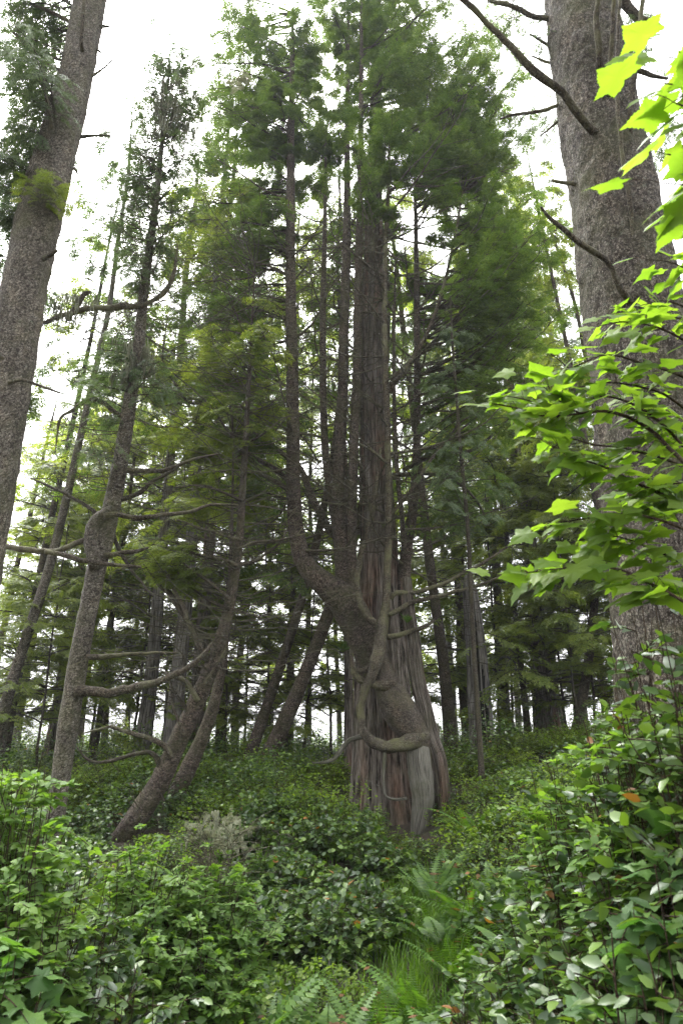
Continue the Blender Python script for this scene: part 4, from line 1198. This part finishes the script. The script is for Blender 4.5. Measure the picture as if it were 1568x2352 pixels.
# ranks of conifers farther off, alike and standing close
g = np.random.default_rng(77)
far_lab = ['pale green conifer in the far rank behind the left trunks', 'dim conifer standing deep in the forest behind the ancient tree', 'conifer of the far rank on the side of the huge spruce']
spots = []
for px, Y, H, z in [(-60, 26, 15, 0), (40, 30, 17, 0), (110, 24, 14, 0), (170, 33, 19, 0), (230, 27, 18, 0), (300, 36, 23, 0),
                    (380, 30, 22, 1), (430, 26, 22, 1), (530, 29, 23, 1), (620, 38, 25, 1), (770, 33, 24, 1), (900, 30, 26, 1),
                    (960, 34, 28, 1), 
                    (1080, 32, 26, 2), (1180, 34, 27, 2), (1228, 29, 33, 2), (1285, 33, 34, 2), (1345, 36, 32, 2), (1330, 27, 19, 2), (1460, 27, 18, 2), (1540, 32, 19, 2), (1620, 26, 19, 2)]:
    k = len(spots); spots.append(px)
    forest_tree('conifer', px + g.uniform(-14, 14), 1700, Y, 24 * 26 / Y * g.uniform(.6, 1.1), g.normal(0, 1.5), H, int(g.integers(0, 5)), g.uniform(.9, 1.25), [M_HEM, M_FIR, M_CEDAR][k % 3],
                'spruce' if k % 3 < 2 else 'cedar', far_lab[z], ['far conifers behind the left trunks', 'far conifers behind the ancient tree', 'far conifers beside the huge spruce'][z], seed=200 + k)
for px, Y, H, cs, z in [(90, 18, 7, 1, 0), (20, 20, 7.5, 1, 0), (170, 21, 8, 1.1, 0), (520, 20.5, 6, .9, 1), (620, 23, 9, 1.2, 1), (700, 21, 7, 1, 1), (760, 22.5, 8, 1.1, 1),
                        (1300, 25, 9, 1.2, 2), (1370, 22, 7.5, 1.1, 2), (1430, 25, 8.5, 1.2, 2), (1180, 28, 10, 1.3, 2), (1500, 22, 8, 1.1, 2),
                        (1270, 23, 12, 1.6, 2), (1330, 21, 10, 1.4, 2), (1150, 24, 13, 1.6, 2), (120, 23, 12, 1.5, 0), (210, 25, 13, 1.6, 0), (310, 22, 12, 1.5, 0), (480, 24, 13, 1.6, 1), (610, 25, 14, 1.7, 1), (1090, 26, 13, 1.6, 2), (940, 26, 10, 1.3, 2), (380, 25, 9, 1.2, 0), (560, 27, 10, 1.3, 1)]:
    k = len(spots); spots.append(px)
    forest_tree('young_hemlock', px, 1700, Y, 7, g.normal(0, 2), H, int(g.integers(0, 2)), cs * g.uniform(.9, 1.15), M_TWIG, 'smooth',
                ['young hemlock with flat layered sprays among the left trunks', 'young hemlock with flat layered sprays behind the leaning trunks', 'young hemlock with flat layered sprays among the far poles beyond the leg'][z],
                ['young hemlocks among the left trunks', 'young hemlocks behind the leaning trunks', 'young hemlocks beyond the leg'][z], young=True, seed=300 + k)

# ------------------------------------------------------------------ shrubs
KINDS = {   # leaf shape, leaf size, leaves per m2 of silhouette, twigs, leaves per twig, leaf lie, materials, name
    'salal': (LEAF_R, .072, 3600, 7, 6, .6, M_SALAL, 'salal_shrub'),
    'huck': (TUFT, .050, 4600, 9, 8, .35, M_HUCK, 'huckleberry_bush'),
    'ever': (TUFT, .045, 5000, 9, 8, .5, M_SALAL, 'evergreen_shrub'),
    'salmon': (TRI, .052, 4200, 8, 7, .35, M_SALMON, 'salmonberry_bush'),
    'thimb': (MAPLE, .10, 800, 5, 4, .3, M_THIMB, 'thimbleberry_bush'),
    'near': (LEAF, .066, 3900, 7, 6, .6, M_SALAL_B, 'leathery_shrub'),
}
n_shrub = [0]


def shrub(kind, px, py, Y, wpx, label, group=None):
    """A shrub whose top shows at pixel (px, py) and which reaches about wpx pixels each way from its middle."""
    leaf, size, dens, twigs, per, flat, mat, name = KINDS[kind]
    top = at(px, py, Y)
    z0 = gh(top[0], Y) - .03
    h = max(.55, top[2] - z0)
    r = {'near': 1.55, 'salal': 1.4, 'salmon': 1.45, 'huck': 1.4}.get(kind, 1.25) * wpx * mpp(py, Y)
    n_shrub[0] += 1
    nst = int(np.clip(dens * 2 * r * h / (twigs * per), 14, 420))
    t_ = thing(name, (top[0], Y, z0), label, 'shrub', group)
    for nm, me in shrub_mesh(500 + n_shrub[0], r * .9, h * .95, nst, twigs, per, leaf, size, (M_STEM, mat), ('stems', 'leaves'), flat):
        o = bpy.data.objects.new(nm, me)
        COL.objects.link(o)
        o.parent = t_
    return t_


for args in [
    ('salal', 755, 1935, 10.4, 95, 'glossy dark salal mound highest of the bank below the curled limb'),
    ('salal', 650, 1985, 9.4, 90, 'salal mound with pale fresh tips beside the salmonberry bush, above the ferns'),
    ('salal', 800, 2025, 8.6, 105, 'broad dull salal mound next to the grassy strip in the hollow'),
    ('salal', 690, 2085, 7.8, 100, 'low salal mound behind the ferns at the bottom of the hollow'),
    ('salal', 590, 2120, 7.2, 80, 'salal clump squeezed between the salmonberry bush and the lowest ferns'),
    ('salal', 855, 2090, 7.8, 80, 'dark straggly salal whose bare stems show over the grass'),
    ('salal', 600, 2010, 9.0, 70, 'narrow salal mound at the dark slot beside the salmonberry bush'),
    ('salal', 700, 2020, 8.9, 80, 'rounded salal mound between the higher bank and the straggly salal'),
    ('salal', 880, 1985, 9.8, 60, 'small salal mound at the edge of the grass, below the dead hanging stick'),
    ('salal', 760, 2120, 7.2, 80, 'lowest glossy salal mound above the curled ferns'),
    ('salal', 650, 1850, 12.0, 95, 'salal on the mid bank between the mossy leaning trunk and the ancient tree'),
    ('salal', 765, 1835, 13.0, 95, 'shaded salal tucked against the foot of the ancient trunk'),
    ('salal', 560, 1915, 10.8, 70, 'salal patch behind the pale lichen tangle'),
    ('salal', 190, 1850, 12.6, 50, 'silvery glossy salal beside the foot of the slender lichen-hung tree'),
    ('salal', 185, 2000, 8.6, 80, 'salal under the slender lichen-hung trunk'),
    ('ever', 360, 1935, 9.6, 90, 'small-leaved evergreen shrub right at the foot of the mossy leaning trunk'),
    ('huck', 250, 1740, 16, 100, 'yellow-green bush at the skyline by the slender lichen-hung tree'),
    ('huck', 345, 1715, 17, 90, 'yellow-green bush at the skyline in front of the grey cedars'),
    ('huck', 150, 1770, 15, 80, 'yellow-green bush at the skyline beyond the slender trunk'),
    ('huck', 60, 1760, 16, 90, 'light bush at the skyline near the left edge'),
    ('huck', 480, 1725, 15.6, 85, 'feathery huckleberry just beyond the leaning hemlock'),
    ('huck', 535, 1745, 15.8, 80, 'feathery huckleberry at the feet of the twin leaning trunks'),
    ('huck', 640, 1775, 16, 90, 'feathery huckleberry below the twin leaning trunks on the open side'),
    ('huck', 720, 1735, 18, 100, 'huckleberry between the twin leaning trunks and the ancient trunk'),
    ('huck', 560, 1815, 13.4, 90, 'bright layered huckleberry in the middle of the shaded bank'),
    ('huck', 690, 1810, 14.5, 90, 'huckleberry bush left of the ancient trunk base'),
    ('ever', 470, 1800, 14.2, 80, 'dusky evergreen shrub in the shade of the leaning hemlock'),
    ('ever', 840, 1850, 14.3, 55, 'small evergreen shrub in front of the ancient trunk base'),
    ('huck', 905, 1905, 13.8, 45, 'small bright shrub between the ancient trunk and its leg'),
    ('ever', 1045, 1815, 15, 60, 'evergreen shrub just outside the brown buttress'),
    ('huck', 1065, 1740, 18, 70, 'bright huckleberry by the foot of the split snag'),
    ('ever', 1010, 1700, 22, 70, 'dark evergreen shrub on the ridge behind the leg'),
    ('huck', 1150, 1720, 18, 90, 'huckleberry beyond the pole-thin young trunk'),
    ('huck', 1240, 1668, 19, 110, 'pale salmonberry-like thicket below the broadest far trunk'),
    ('huck', 1340, 1655, 19, 110, 'green thicket below the bright sky gap'),
    ('huck', 1170, 1800, 13.5, 100, 'huckleberry halfway up the slope beside the pole-thin trunk'),
    ('huck', 1270, 1770, 13, 110, 'huckleberry thicket behind the leathery branches with orange leaves'),
    ('huck', 1085, 1875, 12.2, 90, 'huckleberry low on the slope below the brown buttress'),
    ('ever', 1180, 1905, 10.6, 100, 'dim evergreen thicket in the middle of the open slope'),
    ('ever', 1020, 1965, 10.2, 90, 'evergreen thicket right below the leaning leg'),
    ('ever', 1120, 1990, 9.2, 90, 'evergreen thicket above the ferny hollow'),
    ('huck', 960, 1965, 11.2, 60, 'small fresh bush at the tip of the leaning leg'),
    ('salmon', 350, 1920, 5.6, 125, 'pale green salmonberry bush in front of the mossy leaning trunk'),
    ('salmon', 485, 1940, 5.8, 115, 'salmonberry bush carrying the grey lichen tangle'),
    ('salmon', 320, 2070, 5.0, 140, 'lower salmonberry bush with bright sprays, above the shaded corner'),
    ('salmon', 460, 2110, 5.2, 95, 'salmonberry bush leaning over the first ferns'),
    ('salmon', 40, 1740, 4.2, 150, 'blue-green bush at the left edge in front of the slender trunk'),
    ('salmon', 70, 1930, 3.8, 120, 'blue-green bush lower down the left edge'),
    ('thimb', 20, 2040, 3.3, 130, 'broad-leaved thimbleberry at the left edge'),
    ('salmon', 110, 2130, 3.6, 130, 'blue-green bush in the bottom left corner'),
    ('near', 190, 1990, 4.6, 100, 'leathery shrub with a few red leaves between the salmonberry and the left edge'),
    ('near', 230, 2150, 4.0, 110, 'leathery shrub in the dark bottom left corner'),
    ('near', 330, 2230, 3.8, 110, 'shaded leathery shrub at the bottom edge under the salmonberry'),
    ('near', 1490, 1410, 3.1, 120, 'tall leathery shrub right below the maple branches'),
    ('near', 1575, 1460, 2.6, 130, 'tall leathery shrub cut by the right edge'),
    ('near', 1435, 1540, 3.7, 95, 'leathery shrub rising between the maple branches and the huge spruce foot'),
    ('near', 1420, 1650, 3.4, 110, 'leathery shrub in front of the huge spruce foot'),
    ('near', 1330, 1820, 3.7, 110, 'leathery shrub with pale tips on the near slope'),
    ('near', 1490, 1800, 2.8, 130, 'dense leathery shrub at the right edge, middle of the stack of shrubs'),
    ('near', 1410, 2000, 2.9, 130, 'dark blue-green leathery shrub low at the right'),
    ('near', 1560, 2020, 2.3, 140, 'big-leaved leathery shrub low at the right edge'),
    ('near', 1240, 2010, 4.2, 100, 'leathery shrub where the slope meets the near thicket'),
    ('near', 1260, 2180, 3.4, 120, 'low leathery shrub with yellow-green tips by the grass'),
    ('near', 1430, 2210, 2.4, 140, 'leathery shrub at the bottom right'),
    ('near', 1120, 2200, 4.4, 90, 'small leathery shrub among the grass at the bottom'),
    ('near', 1080, 2300, 3.9, 90, 'leathery sprigs at the bottom edge beside the ferns'),
    ('near', 1290, 2310, 2.7, 120, 'leathery shrub at the bottom edge'),
    ('salmon', 1430, 1690, 3.0, 100, 'pale serrated salmonberry sprays among the leathery shrubs, right above the orange leaves'),
    ('salmon', 1290, 1730, 4.4, 100, 'salmonberry bush at the top of the near thicket, before the far trunks'),
    ('thimb', 1420, 2050, 2.6, 90, 'broad-leaved thimbleberry in front of the leathery shrubs'),
    ('thimb', 1500, 1660, 2.7, 100, 'bright broad-leaved sprays among the leathery shrubs on the right'),
]:
    shrub(*args)

# pale lichen tangle
g = np.random.default_rng(601)
lt = thing('lichen_tangle', at(505, 1960, 6.2), 'pale grey tangle of lichen-covered dead twigs rising behind the salmonberry bush', 'dead shrub')
m = MB()
A = np.array([at(500 + g.normal(0, 45), 2100, 6.2 + g.normal(0, .1)) for _ in range(16)])
T = np.array([at(g.uniform(420, 590), g.uniform(1875, 1990), 6.2 + g.normal(0, .3)) for _ in range(16)])
boughs(m, g, A, T, .007, lift=.05, nsub=12, nspr=0, sub=.4, t0=.3, mat_w=2)
T2 = clump(g, 505, 1915, 85, 55, 6.2, .35, 130)
for (tv, tq) in SPR_N[:2]:
    d = nrm(g.normal(0, 1, (65, 3)))
    stamp(m, tv, tq, None, frames(d, g.normal(0, 1, (65, 3))), g.uniform(.03, .085, 65), T2[:65] if tv is SPR_N[0][0] else T2[65:], 1)
strands(m, g, T2, 90, .06, 1)
m.build('twigs', [M_TWIG, M_LICHEN, M_DEADTW], lt)

# fallen wood
g = np.random.default_rng(640)
for (x0, y0, x1, y1, Y, w, lab) in [(1200, 2000, 1330, 2045, 7.0, 9, 'reddish fallen branch lying across the open slope'), (700, 2240, 860, 2215, 6.2, 6, 'thin fallen stick in front of the low salal mound'), (900, 2055, 1010, 2085, 8.2, 7, 'grey fallen branch at the rim of the grass strip'),
                                   (790, 1905, 900, 1925, 13.2, 12, 'rotten branch lying on the bare soil under the ancient trunk')]:
    A_, B_ = at(x0, y0, Y), at(x1, y1, Y + .3)
    za, zb = gh(A_[0], Y) + .10, gh(B_[0], Y + .3) + .12
    q = np.linspace(0, 1, 6)[:, None]
    P_ = A_ * (1 - q) + B_ * q
    P_[:, 2] = za + (zb - za) * q[:, 0]
    P_[1:-1] += g.normal(0, .03, (4, 3))
    m = MB()
    P2, _q = limb_mesh(m, P_, np.linspace(1, .5, 6) * w * .5 * mpp(y0, Y), 'smooth', 10, .05, int(x0))
    k = g.integers(2, len(P2), 5)
    boughs(m, g, P2[k], P2[k] + nrm(g.normal(0, 1, (5, 3)) + [0, 0, .6]) * g.uniform(.1, .35, (5, 1)), .007, nsub=3, nspr=0)
    fb = m.build('fallen_branch', [M_PALE])
    tag(fb, lab, 'branch')

# ferns
fm = [fern_mesh(610), fern_mesh(611, 11, .9, .8), fern_mesh(612, 14, .75, .7)]
for k, (px, py, Y, s, lab) in enumerate([
    (470, 2300, 5.4, 1.0, 'sword fern arching out from under the salmonberry bush'), (540, 2340, 5.0, 1.0, 'sword fern at the bottom edge, first from the salmonberry bush'),
    (640, 2345, 5.0, .95, 'sword fern at the bottom edge below the low salal mound'), (850, 2290, 5.6, .8, 'pale curled fern standing in the grass strip'),
    (900, 2350, 5.2, .7, 'small fern at the bottom edge in the grass'), (560, 2180, 7.0, .9, 'dark fern drooping beside the salal clump'), (520, 2120, 7.6, .9, 'dark fern in the shade behind the salmonberry bush'),
    (1090, 2090, 7.6, 1.0, 'fern with browned tips in the middle of the hollow'), (1010, 2110, 7.4, .9, 'fern between the grass strip and the dark salal'), (1000, 2010, 9.0, 1.1, 'fern on the slope just below the leaning leg'),
    (1100, 1920, 10.5, 1.1, 'upright fern beside the leaning leg, out on the slope'), (1180, 2120, 6.6, .9, 'fern at the rim of the hollow near the leathery shrubs'), (750, 2330, 5.3, .8, 'fern half sunk in grass at the bottom middle'), (960, 2230, 6.0, .8, 'fern on the open side of the grass strip, low in the hollow'), (1040, 2170, 6.6, .85, 'bright fern in the hollow below the fern with browned tips'), (1150, 2040, 8.0, .9, 'fern at the foot of the evergreen thicket above the hollow'), (1030, 2330, 4.9, .7, 'fern at the bottom edge beside the leathery sprigs')]):
    b_ = at(px, py, Y)
    z = gh(b_[0], Y)
    o = bpy.data.objects.new('sword_fern', fm[k % 3]); COL.objects.link(o)
    o.location = (b_[0], Y, z); o.rotation_euler = (0, 0, k * 1.9); o.scale = (s, s, s)
    tag(o, lab, 'fern')
b_ = at(787, 1500, 19.3)
ef = bpy.data.objects.new('epiphyte_fern', fm[1]); COL.objects.link(ef); ef.location = b_; ef.scale = (.6, .6, .5)
tag(ef, 'dark fern clump growing high on the shaded trunk behind the ancient tree', 'fern')
b_ = at(935, 1432, 14.75)
ef = bpy.data.objects.new('epiphyte_fern', fm[2]); COL.objects.link(ef); ef.location = b_; ef.scale = (.35, .35, .4)
tag(ef, 'small fern clump sprouting where the leaning leg meets the ancient trunk', 'fern')

# ------------------------------------------------------------------ uncountable ground cover
g = np.random.default_rng(700)
m = MB()
n = 1700
y = 4.6 + 36 * g.random(n) ** 1.35
x = (g.random(n) - .5) * 2 * (y * .58 + .8)
hollow = np.interp(y, [4, 5, 7, 9, 10.5, 12], [.2, .3, .65, 1.0, .9, .4])
keep = (np.abs(x - hollow) > np.where(y < 10.5, .55, 0)) & ~((y > 6.6) & (y < 11.2) & (x < hollow) & (x > hollow - 2.4)) & ~((x > .1) & (x < 2.35) & (y > 11.4) & (y < 17))
x, y = x[keep], y[keep]; n = len(x)
kind = (vnoise(np.stack([x * .45, y * .45, 0 * x], -1)) + g.normal(0, .25, n) > .0).astype(int)
hh = .26 + .70 * np.clip(.4 + .8 * vnoise(np.stack([x * .75 + 9, y * .75, 0 * x], -1)) + g.normal(0, .22, n), 0, 1.1)
hh *= (1 - .45 * (y < 8)) * (1 + .55 * (y > 18))
hh *= np.where((x < -2.6) & (x > -5.2) & (y > 8.5) & (y < 13.6), .42, 1)     # the feet of the slanting trunks stay in view
h0 = ground_h(x, y)
per = 230
for k in range(2):
    w = np.where(kind == k)[0]
    a = g.uniform(0, 6.28, (len(w), per)); rr = (.25 + .45 * hh[w])[:, None] * np.sqrt(g.random((len(w), per)))
    zz = hh[w][:, None] * np.sqrt(np.maximum(.05, 1 - (rr / (.3 + .45 * hh[w])[:, None]) ** 2)) * (1 - .75 * g.random((len(w), per)) ** 2.2)
    px_ = x[w][:, None] + rr * np.cos(a); py_ = y[w][:, None] + rr * np.sin(a)
    pos = np.stack([px_, py_, h0[w][:, None] + zz], -1).reshape(-1, 3)
    N = len(pos)
    az = g.uniform(0, 6.28, N)
    d = np.stack([np.cos(az), np.sin(az), g.normal(.1, .35, N)], -1)
    sc = g.uniform(.6, 1.3, N) * ((.075, .05)[k]) * (1 + .02 * (pos[:, 1] - 8))
    stamp(m, TUFT[0], TUFT[1], None, frames(d, np.array([0, 0, 1.0]) + g.normal(0, .5, (N, 3))), sc, pos, k)
    nt_ = len(w) * 9
    b0 = np.stack([np.repeat(x[w], 9) + g.normal(0, .2, nt_), np.repeat(y[w], 9) + g.normal(0, .2, nt_), np.repeat(h0[w], 9) - .03], -1)
    tp = b0 + np.stack([g.normal(0, .2, nt_), g.normal(0, .2, nt_), np.repeat(hh[w], 9) * g.uniform(.5, 1, nt_)], -1)
    tubes(m, np.stack([b0, (b0 + tp) / 2 + g.normal(0, .03, (nt_, 3)), tp], 1), np.broadcast_to(np.array([.005, .004, .002]), (nt_, 3)), 3, 2)
tag(m.build('undergrowth', [M_SALAL, M_HUCK, M_STEM]), kind='stuff')

m = MB()
def strip(n, pts, sx, hgt):
    q = np.array([at(px, 1900, Y) for px, Y in pts])
    i = g.integers(0, len(q), n)
    grass_blades(m, g, q[i, 0] + g.normal(0, sx, n), q[i, 1] + g.normal(0, sx * 1.4, n), hgt)
strip(200, [(680, 5.0), (760, 5.2), (820, 5.4), (900, 5.6), (960, 5.9), (1000, 5.4)], .34, .28)
strip(130, [(930, 6.4), (950, 7.0), (960, 7.6), (1000, 7.4), (1050, 7.8)], .34, .3)
strip(120, [(960, 8.6), (940, 9.4), (1000, 8.2)], .3, .4)
strip(90, [(560, 7.6), (540, 8.6), (590, 9.6), (660, 6.2)], .25, .36)
strip(90, [(820, 11), (860, 12), (900, 11.5)], .35, .4)
tag(m.build('grass', [M_GRASS]), kind='stuff')

# ------------------------------------------------------------------ bright maple on the right
YM = 2.7
mp = thing('maple_tree', (2.3, YM, gh(2.3, YM)), 'young maple with bright yellow-green leaves reaching in from the right edge', 'tree')
m = MB()
P0 = np.array([(2.35, 2.7, gh(2.35, 2.7)), (2.30, 2.7, 1.0), (2.15, 2.75, 1.9), (2.05, 2.75, 2.8), (1.95, 2.65, 3.8)])
limb_mesh(m, P0, np.array([.035, .032, .028, .022, .012]), 'smooth', 12, .08, 801)
m.build('trunk', [M_STEM], mp)
g = np.random.default_rng(800)
lv = MB()


def maple_twig(rows, Y, w, nleaf, size, seed, side=1.0, tipl=True):
    gg = np.random.default_rng(seed)
    p, r = pth([(a, b_, w * (1 - .75 * i / (len(rows) - 1)), c) for i, (a, b_, c) in enumerate([q if len(q) > 2 else (*q, 0) for q in rows])], Y)
    m = MB()
    P, Q = limb_mesh(m, p, r, 'smooth', 8, .03, seed)
    L = len(P)
    n = nleaf
    f = np.linspace(.12, 1, n) * (L - 1)
    i = f.astype(int)
    A, D = [], []
    for j in range(n):
        tan = nrm(P[min(i[j] + 1, L - 1)] - P[max(i[j] - 1, 0)])
        lat = nrm(np.cross(tan, [0, 0, 1.0]))
        for sd in ((-1, 1) if j < n - 1 else (0,)):
            d = nrm(tan * gg.uniform(.3, .9) + lat * sd * gg.uniform(.6, 1.0) + np.array([0, 0, gg.uniform(-.35, .25)]))
            A.append(P[i[j]]); D.append(d)
            for _ in range(int(sd != 0) * gg.integers(0, 3)):
                A.append(P[i[j]]); D.append(nrm(tan * gg.uniform(.2, .9) + lat * sd * gg.uniform(.2, .9) + np.array([0, 0, gg.uniform(-.7, .6)])))
    A, D = np.array(A), np.array(D)
    pl = size * gg.uniform(.35, 1.1, len(A))
    s4 = np.linspace(0, 1, 4)
    PT = A[:, None] + D[:, None] * (pl[:, None, None] * s4[None, :, None])
    PT[..., 2] += (pl * .25)[:, None] * s4 * (1 - s4) * 2
    tubes(m, PT, np.full((len(A), 4), .0013), 3)
    m.build('branch', [M_STEM], mp)
    E = PT[:, 3]
    ld = nrm(D * [1, 1, .5] + np.array([-.25, -.1, -.28]) + gg.normal(0, .25, D.shape))
    up = np.array([-.10, -.45, .85]) + gg.normal(0, .33, D.shape)
    stamp(lv, MAPLE[0], MAPLE[1], MAPLE[2], frames(ld, up), size * gg.uniform(.65, 1.15, len(A)), E, 0, True)


TW = [
    ([(1600, 1100, -.2), (1560, 1050, -.1), (1510, 1000), (1450, 962), (1390, 945), (1330, 950), (1260, 955), (1190, 935), (1130, 925)], 2.7, 11, 13),
    ([(1330, 950), (1290, 925), (1250, 890), (1215, 870)], 2.7, 4, 4),
    ([(1600, 1400, -.3), (1550, 1370, -.2), (1490, 1340, -.1), (1420, 1310), (1350, 1300), (1290, 1305), (1230, 1310), (1150, 1325)], 2.6, 9, 10),
    ([(1600, 800, .1), (1540, 765), (1480, 745), (1420, 740), (1370, 750)], 2.8, 7, 7),
    ([(1600, 880), (1530, 850), (1460, 830), (1390, 815), (1320, 840), (1260, 865)], 2.75, 7, 8),
    ([(1600, 960, .2), (1520, 905, .1), (1450, 885), (1380, 880), (1310, 895)], 2.85, 7, 8),
    ([(1600, 1180), (1530, 1140), (1450, 1105), (1380, 1070), (1300, 1045), (1240, 1010)], 2.65, 8, 9),
    ([(1600, 1230), (1530, 1200), (1450, 1180), (1380, 1185), (1300, 1200), (1245, 1215)], 2.6, 8, 8),
    ([(1600, 1080, .2), (1510, 1050, .1), (1430, 1030), (1360, 1020), (1280, 1000), (1230, 985)], 2.8, 7, 8),
    ([(1600, 1310), (1540, 1280), (1470, 1250), (1400, 1230), (1330, 1240)], 2.7, 7, 7),
    ([(1600, 720), (1560, 700), (1520, 690), (1470, 700)], 2.9, 6, 5),
    ([(1610, 640), (1570, 615), (1530, 600), (1490, 596)], 2.7, 5, 4),
    ([(1620, 1120, .3), (1560, 1110, .2), (1500, 1120, .2), (1440, 1150, .1)], 2.8, 6, 6),
    ([(1620, 1010, .3), (1570, 980, .2), (1500, 960, .2), (1430, 925, .2)], 2.9, 6, 6),
    ([(1620, 480), (1590, 460), (1560, 470), (1540, 475)], 2.4, 5, 3),
]
for k, (rows, Y, w, nl) in enumerate(TW):
    maple_twig(rows, Y, w, int(nl * 1.1), .098, 820 + k)
    if k % 3 == 0 and k < 14:
        sx, sy = g.uniform(-30, 45), g.uniform(-42, 42)
        maple_twig([(q[0] + sx, q[1] + sy * (1 - .5 * i / len(rows))) for i, q in enumerate(rows)], Y + g.uniform(-.2, .3), w * .7, int(nl * 1.2), .085, 840 + k)
for k, rows in enumerate([[(1700, 330), (1640, 280), (1590, 250), (1550, 240)], [(1690, 180), (1640, 150), (1590, 130), (1560, 120)], [(1690, 420), (1630, 380), (1570, 360), (1530, 355)], [(1700, 120), (1650, 100), (1600, 95), (1575, 90)], [(1690, 320), (1640, 310), (1590, 300), (1560, 300)], [(1700, 220), (1640, 215), (1580, 200), (1525, 190)], [(1700, 460), (1640, 440), (1580, 425), (1520, 420)], [(1690, 150), (1620, 130), (1560, 135), (1530, 130)]]):
    maple_twig(rows, 1.4 + .05 * (k % 5), 6, 3, .105, 870 + k)
lv.build('leaves', [M_MAPLE], mp)

# ------------------------------------------------------------------ the damp air of the wood
hz = MB()
X0, X1, Y0, Y1, Z0, Z1 = -605., 605., -65., 905., -16., 42.
hz.add([(X0, Y0, Z0), (X1, Y0, Z0), (X1, Y1, Z0), (X0, Y1, Z0), (X0, Y0, Z1), (X1, Y0, Z1), (X1, Y1, Z1), (X0, Y1, Z1)],
       [(3, 2, 1, 0), (4, 5, 6, 7), (0, 1, 5, 4), (1, 2, 6, 5), (2, 3, 7, 6), (3, 0, 4, 7)])
m_h = bpy.data.materials.new('damp_air')
m_h.use_nodes = True
t = m_h.node_tree
t.nodes.clear()
pv = t.nodes.new('ShaderNodeVolumePrincipled')
pv.inputs['Color'].default_value = (.93, .96, 1.0, 1)
pv.inputs['Density'].default_value = .0006
pv.inputs['Anisotropy'].default_value = .3
mo = t.nodes.new('ShaderNodeOutputMaterial')
t.links.new(pv.outputs[0], mo.inputs['Volume'])
tag(hz.build('haze', [m_h]), kind='stuff')
